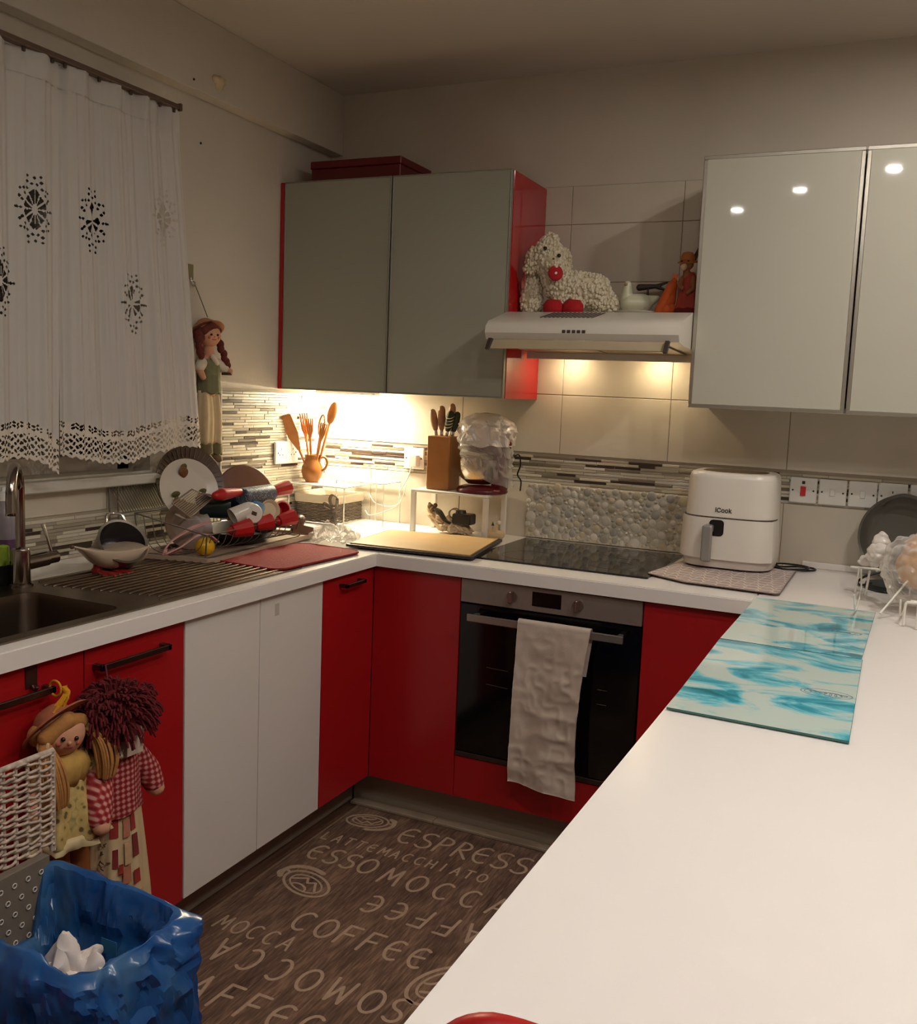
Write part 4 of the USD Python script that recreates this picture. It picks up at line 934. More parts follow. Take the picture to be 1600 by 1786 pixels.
def curtain(label, yl_t, yr_t, yl_b, yr_b, zb, seed, nf):
    t = Thing('curtain', label, 'curtain', (.08, (yl_b+yr_b)/2, 1.2))
    W = abs(yr_b-yl_b); c = .0020
    nu, nv = int(W/c), int(1.06/c)
    u = np.linspace(0, 1, nu)[None, :]; z = np.linspace(1.17, 2.262, nv)[:, None]
    k = np.clip((z-1.2)/1.06, 0, 1)
    Y = (yl_b+(yl_t-yl_b)*k)*(1-u)+(yr_b+(yr_t-yr_b)*k)*u; Z = z+0*u
    ph = seed
    fold = np.sin(u*nf*2*PI+ph+.5*np.sin(z*2.1+ph))+.45*np.sin(u*nf*4.7*PI+2*ph+.6*z)+.25*np.sin(u*nf*11*PI+ph*3)
    amp = .010*(1-.45*k)+.006*np.exp(-((z-2.26)/.06)**2)
    X = .074+amp*fold+.012*(1-k)+.004*np.sin(u*60+seed)*np.exp(-((z-2.24)/.05)**2)
    zbot = zb(Y)+.0075*(np.abs((Y/.021) % 1-.5)*2)
    H = lace_holes(Y, Z, zbot) | (Z < zbot)
    keep = ~(H[:-1, :-1] & H[1:, :-1] | H[:-1, 1:] & H[1:, 1:] | (H[:-1, :-1].astype(int)+H[1:, :-1]+H[:-1, 1:]+H[1:, 1:] >= 2))
    V = np.stack([X, Y, Z], -1).reshape(-1, 3)
    i = (np.arange(nv-1)[:, None]*nu+np.arange(nu-1)[None])[keep]
    f = np.concatenate([np.stack([i, i+1, i+nu+1], -1), np.stack([i, i+nu+1, i+nu], -1)])
    m = trimesh.Trimesh(V, f, process=False); m.remove_unreferenced_vertices()
    hz = m.triangles_center[:, 2]-zb(m.triangles_center[:, 1])
    body = m.submesh([np.where(hz > .10)[0]], append=True); lace = m.submesh([np.where(hz <= .10)[0]], append=True)
    t.add('cloth', body, CURT, True)
    t.add('lace_hem', lace, M('lace_thread', (216, 206, 190), .9), True, label='openwork crocheted lace hem')
    t.add('header_tape', grid(np.stack([np.stack([X[r_, ::6]+.0025, Y[r_, ::6], Z[r_, ::6]+dz], -1) for r_, dz in ((nv-30, 0), (nv-18, 0), (nv-1, .004))])), CURT, True)
    for q in np.linspace(.04, .96, 8):
        yy = yl_t+(yr_t-yl_t)*q; t.add('curtain_glider', box(.076, .084, yy-.004, yy+.004, 2.255, 2.268), M('glider_brown', (70, 54, 44), .5))
    return t
curtain('white lace curtain panel at the left edge of the photo, behind the tap', -2.12, -1.462, -2.12, -1.482, lambda y: 1.205+.022*np.cos((y+1.62)*14)-.02*np.clip((y+1.56)/.08, 0, 1), 1.3, 4.5)
curtain('white curtain panel with crocheted flowers and lace hem, beside the straw-hatted wall doll', -1.466, -1.03, -1.474, -.925, lambda y: 1.214-.017*np.cos((y+1.27)*12.5)+.010*np.clip((y+1.2)/.25, 0, 1), 4.1, 3.6)
on = Thing('wall_ornament', 'small faded cream ornament fixed to the beam above the curtain end', 'ornament', (.004, -.757, 2.43))
on.add('plaque', blob([(((.003, -.775, 2.445), .012), ((.003, -.735, 2.445), .012)), (((.003, -.757, 2.42), .012), ((.003, -.755, 2.44), .02))], .006, 4), M('plaque_cream', (208, 190, 152), .7, var=.15, vscale=40), True)
for y, z, x in ((-.872, 2.413, .0005), (-.772, 2.244, WX+.0005)):
    nl = Thing('wall_screw', 'small dark screw in the %s near the curtain end' % ('beam' if z > 2.3 else 'wall'), 'screw', (x, y, z)); nl.add('head', ball((x, y, z), .004, 2), BLACKPL)

# ================================================================== dolls
SKIN = M('doll_cloth_skin', (206, 150, 116), .85, bump=.0003, bscale=900)
EYE = M('doll_eye', (26, 18, 16), .3)
BLUSH = M('doll_cheek', (190, 104, 84), .85)
def face(t, c, r, d, tilt_=0):
    """two eyes with lashes, nose, mouth on the ball at c, looking along the unit vector d"""
    d = np.array(d, float); d /= np.linalg.norm(d); s = np.cross(d, (0, 0, 1)); s /= np.linalg.norm(s); up = np.cross(s, d)
    a = math.radians(tilt_); s, up = math.cos(a)*s+math.sin(a)*up, -math.sin(a)*s+math.cos(a)*up
    def on_(x, y, k=1.0):
        v = d+s*x+up*y; v /= np.linalg.norm(v); return np.array(c)+v*r*k
    for x in (-.30, .30): t.add('eye', tf(ball((0, 0, 0), r*.10, 2), on_(x, .06)), EYE, True)
    t.add('nose', ball(on_(0, -.12), r*.09, 2), SKIN, True)
    t.add('mouth', tube([on_(x, -.36+.10*x*x*6, 1.005) for x in np.linspace(-.2, .2, 9)], r*.03, 6), M('doll_mouth', (150, 60, 50), .7), True)
    for x in (-.48, .48): t.add('cheek', tf(ball((0, 0, 0), r*.13, 2), on_(x, -.2, .93)), BLUSH, True)
def yarn(c, r, n_, seed, lo=-.4, hi=1.0, length=.5, back=None, r_y=.0028, sag=.6):
    """strands of yarn that grow from the ball at c"""
    q = random.Random(seed); out = []
    while len(out) < n_:
        v = np.array([q.gauss(0, 1) for _ in range(3)]); v /= np.linalg.norm(v)
        if not lo < v[2] < hi: continue
        if back is not None and v@np.array(back) < -.25: continue
        L = r*length*q.uniform(.7, 1.25); p = np.array(c)+v*r*.93
        w = v+np.array([q.uniform(-.4, .4) for _ in range(3)]); w /= np.linalg.norm(w)
        P = [p, p+w*L*.45+(0, 0, .08*L), p+w*L*.8-(0, 0, L*sag*.35), p+w*L*.95-(0, 0, L*sag)]
        out.append(tube(curve(P, 9), [r_y]*len(curve(P, 9)), 5))
    return out
def skirt(c, prof, n_=48, folds=9, depth=.1, sx=1, sy=1, seed=0):
    rg = []
    a = np.arange(n_)/n_*2*PI
    for i, (r, z) in enumerate(prof):
        k = i/(len(prof)-1); w = 1+depth*k*np.sin(a*folds+seed+k)+depth*.4*k*np.sin(a*(folds*2+1)+seed)
        rg.append(np.stack([c[0]+r*w*np.cos(a)*sx, c[1]+r*w*np.sin(a)*sy, np.full(n_, z)+.004*k*np.sin(a*5+seed)], 1))
    return loft(rg)
def braid(pts, r, n_=9):
    P = curve(pts, 40); ii = np.linspace(0, len(P)-1, n_).astype(int)
    return [tf(ball((0, 0, 0), 1, 2), P[i]+np.array((0, .0035*(-1)**k, 0)), s=(r*(1-.35*k/n_), r*(1-.35*k/n_), r*1.25*(1-.3*k/n_))) for k, i in enumerate(ii)]

# --- wall doll beside the curtain
D1 = Thing('rag_doll', 'straw-hatted rag doll with auburn braids and green vest hanging on the wall by the curtain', 'doll', (-.02, -.775, 1.18))
hc = np.array((-.008, -.783, 1.608))
D1.add('body', blob([((hc[0], hc[1], hc[2]), .041), (((hc[0], hc[1]+.002, 1.565), .016), ((hc[0], -.778, 1.53), .020)), (((-.014, -.79, 1.515), .026), ((-.014, -.764, 1.515), .026)), (((-.014, -.778, 1.50), .034), ((-.014, -.775, 1.425), .030)),
    (((-.012, -.812, 1.515), .013), ((.0, -.836, 1.49), .012)), (((.0, -.836, 1.49), .012), ((.012, -.832, 1.465), .010)), (((-.012, -.742, 1.515), .013), ((.004, -.714, 1.495), .012)), (((.004, -.714, 1.495), .012), ((.02, -.706, 1.488), .012))], .006, 8), SKIN, True)
face(D1, hc, .041, (1, -.35, -.05))
HR1 = M('yarn_auburn', (98, 40, 26), .9)
D1.add('fringe', [blob([(((hc[0]+.012, hc[1]-.036, hc[2]+.012), .014), ((hc[0]+.024, hc[1]-.012, hc[2]+.03), .013)), (((hc[0]+.024, hc[1]-.012, hc[2]+.03), .013), ((hc[0]+.014, hc[1]+.03, hc[2]+.018), .013)), (((hc[0]-.02, hc[1]-.03, hc[2]), .02), ((hc[0]-.02, hc[1]+.03, hc[2]), .02))], .006, 4)], HR1, True)
D1.add('braid', braid([(hc[0], hc[1]-.042, hc[2]+.005), (.0, hc[1]-.052, hc[2]-.03), (.002, hc[1]-.05, hc[2]-.07)], .016), HR1, True)
D1.add('braid', braid([(hc[0], hc[1]+.038, hc[2]), (.004, hc[1]+.050, hc[2]-.04), (.010, hc[1]+.066, hc[2]-.08), (.014, hc[1]+.072, hc[2]-.098)], .014), HR1, True)
STRAW = M('straw_pink', (176, 120, 84), .85, var=.1, vscale=90)
D1.add('hat', tf(lathe([(0, .034), (.022, .031), (.034, .018), (.036, .004), (.060, -.004), (.061, -.007), (.034, .0), (.02, .0)], 32), hc+(-.014, .004, .020), rx=-8, ry=-32), STRAW, 40)
VEST = M('vest_green', (118, 116, 84), .9, var=.08, vscale=60, bump=.0005, bscale=500)
D1.add('vest', skirt((-.012, -.776), [(.022, 1.532), (.036, 1.525), (.042, 1.50), (.043, 1.46), (.045, 1.415), (.04, 1.412)], folds=6, depth=.05, sx=.85), VEST, True)
BL = M('blouse_cream', (214, 200, 178), .9)
D1.add('sleeve', blob([(((-.008, -.815, 1.512), .019), ((.0, -.834, 1.498), .017))], .005, 3), BL, True)
D1.add('sleeve', blob([(((-.008, -.738, 1.514), .019), ((.006, -.716, 1.497), .017))], .005, 3), BL, True)
D1.add('cuff', lathe([(.017, 0), (.018, .008), (.014, .01)], 16, (.012, -.712, 1.476)), M('cuff_brown', (74, 56, 40), .9), True)
D1.add('collar', blob([(((.018, -.79, 1.535), .010), ((.022, -.775, 1.515), .009))], .004, 3), BL, True)
TRO = M('trousers_cream', (196, 174, 136), .9, var=.06, vscale=40)
for (ya, yb) in ((-.797, -.79), (-.757, -.742)):
    rgs = []
    a = np.arange(32)/32*2*PI
    for k in np.linspace(0, 1, 14):
        z = 1.42-.185*k; r = .024+.008*math.sin(k*PI*.9); w = 1+.10*np.sin(a*5+ya*50+k)
        rgs.append(np.stack([-.012+r*.8*w*np.cos(a), ya+(yb-ya)*k+r*w*np.sin(a), np.full(32, z)], 1))
    D1.add('trouser_leg', loft(rgs), TRO, True)
    D1.add('trouser_cuff', skirt((-.012, yb), [(.024, 1.242), (.028, 1.235), (.029, 1.205), (.026, 1.20)], folds=6, depth=.04, sx=.85), M('cuff_olive', (104, 92, 58), .9), True)
    D1.add('shoe', blob([(((-.012, yb, 1.200), .014), ((.01, yb-.004, 1.186), .013))], .005, 3), M('doll_shoe', (128, 106, 70), .8), True)
D1.add('jacket_tail', blob([(((-.035, -.832, 1.47), .012), ((-.035, -.83, 1.26), .014))], .008, 3), M('jacket_brown', (72, 54, 40), .9), True)
D1.add('hanging_cord', tube(curve([(hc[0]-.005, hc[1], hc[2]+.06), (-.03, -.80, 1.73), (WX+.014, -.818, 1.785)], 12), .0018, 6), M('cord_green', (110, 104, 70), .9), True)
hk = Thing('adhesive_hook', 'small olive stick-on wall hook holding the straw-hatted doll', 'hook', (WX, -.82, 1.80))
hk.add('pad', box(WX, WX+.004, -.834, -.806, 1.79, 1.84, .001), M('hook_olive', (132, 124, 86), .6))
hk.add('hook', tube(curve([(WX+.004, -.82, 1.80), (WX+.008, -.82, 1.775), (WX+.018, -.82, 1.768), (WX+.022, -.82, 1.782)], 12), .003, 8), CHROME, True)

# --- blond doll hanging from the sink cabinet handle
D2 = Thing('rag_doll', 'blond rag doll with straw hat and yellow dress hanging from the left sink door handle', 'doll', (.67, -2.0, .42))
hc = np.array((.672, -2.0, .728))
D2.add('body', blob([(tuple(hc), .046), (((hc[0], hc[1], hc[2]-.035), .02), ((.665, -1.995, .66), .026)), (((.665, -2.02, .655), .028), ((.665, -1.972, .655), .028)), (((.662, -1.996, .65), .036), ((.662, -1.994, .57), .036)),
    (((.668, -1.955, .655), .019), ((.69, -1.932, .635), .017)), (((.69, -1.932, .635), .017), ((.715, -1.928, .628), .014)), (((.668, -2.035, .655), .019), ((.68, -2.075, .62), .016)), (((.68, -2.075, .62), .016), ((.70, -2.088, .59), .013))], .007, 8), SKIN, True)
face(D2, hc, .046, (1, -.38, -.05), 8)
HR2 = M('yarn_blond', (176, 122, 64), .9, var=.12, vscale=120)
D2.add('fringe', blob([(((hc[0]+.008, hc[1]-.042, hc[2]+.005), .018), ((hc[0]+.026, hc[1]-.01, hc[2]+.032), .017)), (((hc[0]+.026, hc[1]-.01, hc[2]+.032), .017), ((hc[0]+.012, hc[1]+.036, hc[2]+.016), .017)), (((hc[0]-.024, hc[1]-.03, hc[2]), .025), ((hc[0]-.024, hc[1]+.03, hc[2]), .025))], .007, 4), HR2, True)
for sgn, pts in ((-1, [(hc[0]+.010, hc[1]-.048, hc[2]-.004), (.712, hc[1]-.062, hc[2]-.040), (.722, hc[1]-.060, hc[2]-.085), (.722, hc[1]-.054, hc[2]-.125)]), (1, [(hc[0]+.010, hc[1]+.046, hc[2]+.006), (.712, hc[1]+.064, hc[2]-.022), (.724, hc[1]+.068, hc[2]-.065), (.724, hc[1]+.066, hc[2]-.105)])):
    q = random.Random(3+sgn); P = np.array(pts)
    st_ = [tube(curve(P+np.outer([.3, 1, 1.1, .8], [q.uniform(-.016, .016), q.uniform(-.018, .018), 0]), 16), .0029, 5) for _ in range(64)]
    D2.add('bunch', st_, HR2, True)
    D2.add('hair_tie', ring(P[0]+(0, sgn*.004, -.004), .012, .004, 16, rx=70), M('tie_cream', (206, 176, 130), .9), True)
STR2 = M('straw_red', (160, 92, 62), .85, var=.15, vscale=90)
D2.add('hat', tf(lathe([(0, .03), (.024, .028), (.038, .016), (.041, .002), (.072, -.004), (.074, -.008), (.04, -.003), (.02, -.003)], 36), hc+(-.020, .0, .020), rx=6, ry=-46), STR2, 40)
YEL = M('dress_yellow', (186, 146, 74), .9, var=.1, vscale=60)
FLO = MX('dress_floral', {'tc': ('texture_coordinate', {}), 'v': ('voronoi_texture', {'scale': 60}), 'r': ('rgb_ramp', {'ramp': [(0, lin((120, 60, 40))), (.25, lin((96, 92, 50))), (.35, lin((184, 156, 92))), (.7, lin((196, 170, 106))), (1, lin((120, 116, 70)))]}), 'p': ('principled_bsdf', {'roughness': .9})},
    [('tc.object', 'v.vector'), ('v.distance', 'r.fac'), ('r.color', 'p.base_color')], 'p.BSDF')
D2.add('bodice', skirt((.666, -1.995), [(.024, .690), (.047, .680), (.056, .662), (.050, .640), (.041, .620)], folds=11, depth=.10, sx=.9), YEL, True)
D2.add('dress_skirt', skirt((.668, -1.99), [(.038, .632), (.046, .618), (.060, .585), (.073, .55), (.082, .512), (.07, .512)], folds=7, depth=.24, sx=.8), FLO, True)
D2.add('hem_frill', skirt((.668, -1.99), [(.074, .522), (.084, .514), (.087, .500), (.078, .499)], folds=7, depth=.26, sx=.8), M('frill_cream', (206, 184, 140), .9), True)
LEG2 = M('stocking_brown', (150, 88, 40), .85)
for y in (-2.012, -1.962): D2.add('leg', blob([(((.664, y, .52), .026), ((.664, y+.01, .40), .024)), (((.664, y+.01, .40), .024), ((.69, y+.012, .375), .02))], .01, 4), LEG2, True)
D2.add('sleeve', blob([(((.668, -1.957, .662), .024), ((.682, -1.94, .645), .021))], .007, 3), FLO, True)
D2.add('sleeve', blob([(((.668, -2.034, .662), .024), ((.678, -2.055, .64), .021))], .007, 3), FLO, True)
YC = M('ribbon_yellow', (206, 146, 24), .6)
D2.add('hanging_loop', [strap([(.676, -1.985, .80), (.668, -1.995, .775), (.668, -2.012, .768)], .006), strap([(.656, -1.978, .818), (.664, -1.98, .80), (.668, -2.02, .775)], .007), tube([(hc[0], hc[1], hc[2]+.06), (.668, -2.01, .77)], .003, 6), ring((.640, -1.985, .812), .016, .0025, 20, rx=90)], YC, 40, label='orange-yellow hanging ribbon')
oh_ = Thing('door_hook', 'flat dark metal hook over the top of the left sink door', 'hook', (DX+.002, -2.012, .86))
oh_.add('plate', [box(DX+.0005, DX+.003, -2.026, -1.998, .815, .8645, .0008), box(DX-.02, DX+.003, -2.026, -1.998, .8645, .8665, .0005)], M('hook_dark', (84, 54, 46), .4, .7))
oh_.add('hook', tube(curve([(DX+.003, -2.012, .82), (DX+.012, -2.012, .812), (DX+.018, -2.012, .82)], 10), .004, 8), M('hook_dark', (84, 54, 46)), True)

# --- red-haired doll seen from behind
D3 = Thing('rag_doll', 'red-haired rag doll seen from behind in a checked jacket and patchwork skirt', 'doll', (.68, -1.86, .2))
hc = np.array((.682, -1.868, .728))
D3.add('body', blob([(tuple(hc), .055), (((hc[0], hc[1], hc[2]-.04), .024), ((.672, -1.865, .64), .03)), (((.668, -1.895, .628), .032), ((.668, -1.832, .628), .032)), (((.665, -1.864, .62), .042), ((.665, -1.86, .52), .045)),
    (((.676, -1.912, .625), .024), ((.722, -1.952, .575), .022)), (((.722, -1.952, .575), .022), ((.752, -1.972, .535), .018)), (((.672, -1.812, .625), .024), ((.688, -1.785, .575), .022)), (((.688, -1.785, .575), .022), ((.71, -1.775, .535), .018))], .008, 8), SKIN, True)
def clipx(L):
    m = cat(*L); m.vertices[:, 0] = np.maximum(m.vertices[:, 0], .606); return m
YR = M('yarn_red', (96, 16, 24), .95, var=.25, vscale=60)
D3.add('yarn_hair', clipx(yarn(hc, .058, 620, 5, lo=-.45, length=.62, sag=.30, r_y=.0024)+[rough(ball(hc, .059, 3), .006, 50)]), YR, True, label='shaggy dark red yarn hair')
for s in (-1, 1): D3.add('hair_bunch', clipx(yarn(hc+np.array((0, s*.052, .012)), .034, 200, 7+s, lo=-.7, length=.85, sag=.55, r_y=.0024)+[ball(hc+np.array((0, s*.052, .012)), .033, 2)]), YR, True)
CHK = MX('check_cloth', {'tc': ('texture_coordinate', {}), 'w': ('wave_texture', {'bands_direction': 'y', 'scale': 26, 'profile': 'sine'}), 'w2': ('wave_texture', {'bands_direction': 'z', 'scale': 26, 'profile': 'sine'}), 'a': ('math', {'math_type': 'add'}), 'h': ('math', {'math_type': 'multiply', 'value2': .5}),
    'r': ('rgb_ramp', {'ramp': [(.15, lin((120, 22, 26))), (.5, lin((160, 48, 48))), (.8, lin((196, 142, 132)))]}), 'p': ('principled_bsdf', {'roughness': .9})},
    [('tc.object', 'w.vector'), ('tc.object', 'w2.vector'), ('w.fac', 'a.value1'), ('w2.fac', 'a.value2'), ('a.value', 'h.value1'), ('h.value', 'r.fac'), ('r.color', 'p.base_color')], 'p.BSDF')
D3.add('jacket', skirt((.668, -1.862), [(.03, .665), (.052, .655), (.060, .62), (.062, .56), (.066, .512), (.06, .508)], folds=7, depth=.05, sx=.82), CHK, True)
for (a, b, c) in (((.678, -1.910, .63), (.724, -1.953, .576), (.744, -1.968, .546)), ((.672, -1.815, .63), (.690, -1.783, .576), (.704, -1.777, .546))):
    D3.add('sleeve', blob([((a, .029), (b, .029)), ((b, .029), (c, .023))], .008, 4), CHK, True)
COL3 = M('collar_white', (210, 190, 170), .9)
D3.add('collar', [skirt((.674, -1.863), [(.030, .678), (.042, .672), (.060, .652), (.062, .646), (.05, .648)], folds=5, depth=.06, sx=.85)], COL3, True)
D3.add('neck_cloth', hull([(.738, -1.884, .708), (.748, -1.850, .712), (.742, -1.848, .652), (.732, -1.884, .648), (.732, -1.882, .708), (.741, -1.848, .712), (.735, -1.846, .652), (.726, -1.882, .648)]), COL3)
SKR = M('skirt_cream', (202, 178, 136), .9, var=.05, vscale=30)
D3.add('patchwork_skirt', skirt((.668, -1.855), [(.052, .535), (.060, .50), (.068, .42), (.076, .32), (.082, .20), (.07, .20)], 64, folds=7, depth=.13, sx=.75), SKR, True)
def on_skirt(z, th):
    k = np.interp(z, [.20, .32, .42, .50, .535], [.082, .076, .068, .060, .052])*(1+.16*np.clip((.535-z)/.335, 0, 1))+.001
    return np.array([.668+.75*k*math.cos(th), -1.855+k*math.sin(th), z])
PAT = [M('patch_%d' % (i+1), c, .9, var=.1, vscale=60) for i, c in enumerate([(150, 44, 36), (178, 112, 84), (120, 40, 34), (196, 160, 120)])]
q = random.Random(9)
for (z0, z1, t0, t1, k) in [(.465, .515, .12, .42, 0), (.40, .44, .22, .40, 2), (.36, .395, .55, .8, 1), (.40, .45, .62, .85, 3), (.30, .345, .2, .44, 0), (.29, .33, .6, .86, 2), (.24, .28, .2, .5, 1), (.22, .26, .6, .88, 0), (.46, .50, .6, .84, 1), (.35, .38, .9, 1.12, 0), (.41, .46, .92, 1.15, 2), (.28, .33, .94, 1.2, 3), (.22, .265, .95, 1.2, 1), (.47, .51, .9, 1.1, 0), (.335, .365, .48, .60, 1), (.385, .405, .42, .56, 0)]:
    g = np.array([[on_skirt(z, t)+np.array((.001, .0002, 0)) for t in np.linspace(t0-.95, t1-.95, 7)] for z in np.linspace(z0, z1, 5)])
    D3.add('patch', grid(g, -.001), PAT[k], True)
q = random.Random(12); mk = []
for k in range(9):                                              # dark hand-stitched marks down the skirt
    z = .455-.017*k
    for w_ in range(3):
        t0 = -1.02+q.uniform(-.12, .10); t1 = t0+q.uniform(-.12, .16); z0 = z+q.uniform(-.006, .006); z1 = z0+q.uniform(-.009, .009)
        mk.append(tube([on_skirt(z0+(z1-z0)*f, t0+(t1-t0)*f)+np.array((.0006, -.0006, 0)) for f in (0, .5, 1)], .0013, 5))
D3.add('stitching', mk, M('stitch_dark', (72, 56, 40), .8), True, kind='stuff', label='dark hand stitching down the skirt')
D3.add('hanging_loop', tube(curve([(hc[0]-.02, hc[1], hc[2]+.055), (.655, -1.862, .80), (.638, -1.852, .828)], 10), .002, 6), M('loop_dark', (90, 30, 30), .8), True)

# ================================================================== wicker hamper and bin bag
HX = (.80, 1.13, -2.37, -2.14); HZ = .54
hm = Thing('wicker_hamper', 'whitewashed wicker hamper with open lid and grey dotted lining in the left foreground', 'hamper', (.965, -2.25, 0))
WK = M('wicker_whitewash', (188, 170, 152), .75, var=.35, vscale=70)
hm.add('basket_weave', weave(HX[0], HX[1], HX[2], HX[3], .016, HZ-.03, 42, .0052, seg=.017, amp=.0042), WK, True, kind='stuff')
hm.add('bottom', box(HX[0], HX[1], HX[2], HX[3], .0085, .016), WK)
ld = []
q = random.Random(2)
for k in range(30):
    z = HZ+.034+k*.0061; P = []
    for i in range(40):
        y = -2.46+i*.0087
        P.append((.787+.0045*(1 if (i//3+k) % 2 else -1)+q.uniform(-.001, .001), y, z+.0016*math.sin(i*.9+k*1.7)+q.uniform(-.0014, .0014)))
    ld.append(tube(P, q.uniform(.0026, .0036), 5))
for i in range(14): y = -2.45+i*.025; ld.append(rod((.787, y, HZ+.02), (.787, y, HZ+.218), .0035, 6))
ld.append(tube([(.787, -2.46, HZ+.216), (.787, -2.12, HZ+.216)], .0055, 8)); ld.append(tube([(.787, -2.12, HZ+.02), (.787, -2.12, HZ+.216)], .0045, 8))
hm.add('lid', ld, WK, True, kind='stuff', label='open woven wicker lid standing against the dolls')
LIN = M('lining_grey', (118, 106, 92), .9, var=.04, vscale=40)
hm.add('lining', [box(.8085, .8115, -2.46, -2.150, .20, HZ+.03, .001), box(.7915, .8085, -2.46, -2.150, HZ+.016, HZ+.03, .001)], LIN, label='grey cloth lining with white dots')
dots = []
for a in range(12):
    for b in range(9):
        y = -2.45+a*.028+(.014 if b % 2 else 0); z = .33+b*.027
        if y < -2.158: dots.append(ring((.8125, y, z), .0042, .0012, 14, ry=90, sec=5))
hm.add('lining_dots', dots, M('dot_white', (206, 200, 190), .9), True, kind='stuff')
BAGM = MX('bin_bag_film', {'tc': ('texture_coordinate', {}), 'n': ('noise_texture', {'scale': 24, 'detail': 2, 'type': 'ridged_multifractal', 'use_normalize': True}), 'b': ('bump', {'distance': .006, 'strength': .6}), 'n2': ('noise_texture', {'scale': 7, 'detail': 3}), 'r': ('rgb_ramp', {'ramp': [(.3, lin((26, 76, 146))), (.55, lin((46, 106, 172))), (.75, lin((96, 142, 176)))]}),
    'p': ('principled_bsdf', {'roughness': .24, 'specular_ior_level': .8}), 't': ('translucent_bsdf', {'color': lin((60, 130, 206))}), 'm': ('mix_closure', {'fac': .35})},
    [('tc.object', 'n.vector'), ('n.fac', 'b.height'), ('b.normal', 'p.normal'), ('tc.object', 'n2.vector'), ('n2.fac', 'r.fac'), ('r.color', 'p.base_color'), ('p.BSDF', 'm.closure1'), ('t.BSDF', 'm.closure2')], 'm.closure')
bb = Thing('bin_bag', 'blue plastic bin bag lining the hamper and folded over its rim', 'bag', (.965, -2.25, HZ))
def rect_loop(n_, x0, x1, y0, y1, r):
    e = rrect(x0, x1, y0, y1, r).exterior; return np.array([e.interpolate(i/n_, normalized=True).coords[0] for i in range(n_)])
N_ = 210; rows = []
prof_ = [(.012, .20), (.018, .26), (.018, .33), (.016, .40), (.013, .46), (.011, .51), (.010, HZ), (.008, HZ+.012), (.003, HZ+.016), (-.005, HZ+.012), (-.014, HZ-.03), (-.022, .46), (-.032, .40), (-.045, .33), (-.06, .27), (-.09, .245), (-.125, .24)]
tt = np.linspace(0, len(prof_)-1, 64); prof_ = np.stack([np.interp(tt, range(len(prof_)), [p_[k] for p_ in prof_]) for k in (0, 1)], 1)
for i, (o, z) in zip(tt, prof_):
    L = rect_loop(N_, HX[0]-o, HX[1]+o, HX[2]-o, HX[3]+o, .03 if o < -.02 else .035)
    zz = np.full(N_, z)
    # the bag has slipped down along the back wall near the hinge, baring the lining
    sl_ = np.clip((HX[0]+.09-L[:, 0])/.07, 0, 1)*np.clip((HX[3]-.022-L[:, 1])/.035, 0, 1)
    zz = zz-sl_*.115*np.clip((z-.3)/.2, 0, 1)
    cx_, cy_ = .965, -2.255
    if i >= 6: L = L+np.stack([sl_*.03, 0*sl_], 1)
    P = np.column_stack([L, zz])
    rad = (L-np.array((cx_, cy_))); rad /= np.linalg.norm(rad, axis=1, keepdims=True)
    w = meshkit.noise(P*np.array((17, 17, 8))+4.4, 12)-.5; w2 = np.abs(meshkit.noise(P*np.array((30, 30, 15))+2, 14)-.5); w3 = np.abs(meshkit.noise(P*np.array((64, 64, 40))+6, 17)-.5)
    sgn_ = 1 if i <= 6 else (-1 if i >= 9 else 1-2*(i-6)/3); rim_ = .45+.55*min(1, abs(i-8)/3)
    P[:, :2] += rad*((w*.022+(.22-w2)*.046+(.2-w3)*.018)*sgn_*rim_+.012*np.clip(7-i, 0, 1))[:, None]
    P[:, 2] += (meshkit.noise(P*9+7, 15)-.5)*.034+(meshkit.noise(P*40+3, 16)-.5)*.006
    rows.append(P)
bb.add('film', loft(rows, False), BAGM, 20)
inner = rows[-1]; bb.add('bag_bottom', trimesh.Trimesh(np.vstack([inner, inner.mean(0)]), [[i, (i+1) % N_, N_] for i in range(N_)], process=False), BAGM)
bb.add('printed_patch', box(.985, 1.02, HX[3]-.054, HX[3]-.0535, .455, .482, 0), M('patch_blue', (64, 130, 176), .3), label='small pale blue printed patch')
ts = Thing('crumpled_tissue', 'crumpled white paper tissue in the blue bin bag', 'tissue', (1.0, -2.29, .42))
m = crumple(tf(trimesh.creation.icosphere(subdivisions=4), (0, 0, 0), s=(.062, .05, .034)), .055, 34, 41)
v = m.vertices; v[:, 2] += .045*np.exp(-((v[:, 0]+.012)**2+(v[:, 1]-.0)**2)/.0007)*(1+.5*np.sin(v[:, 2]*90))+.028*np.exp(-((v[:, 0]-.035)**2+(v[:, 1]-.01)**2)/.0005); m.vertices = v
ts.add('paper', tf(m, (1.005, -2.275, .455), rz=20), M('tissue_white', (226, 214, 206), .9), 25)

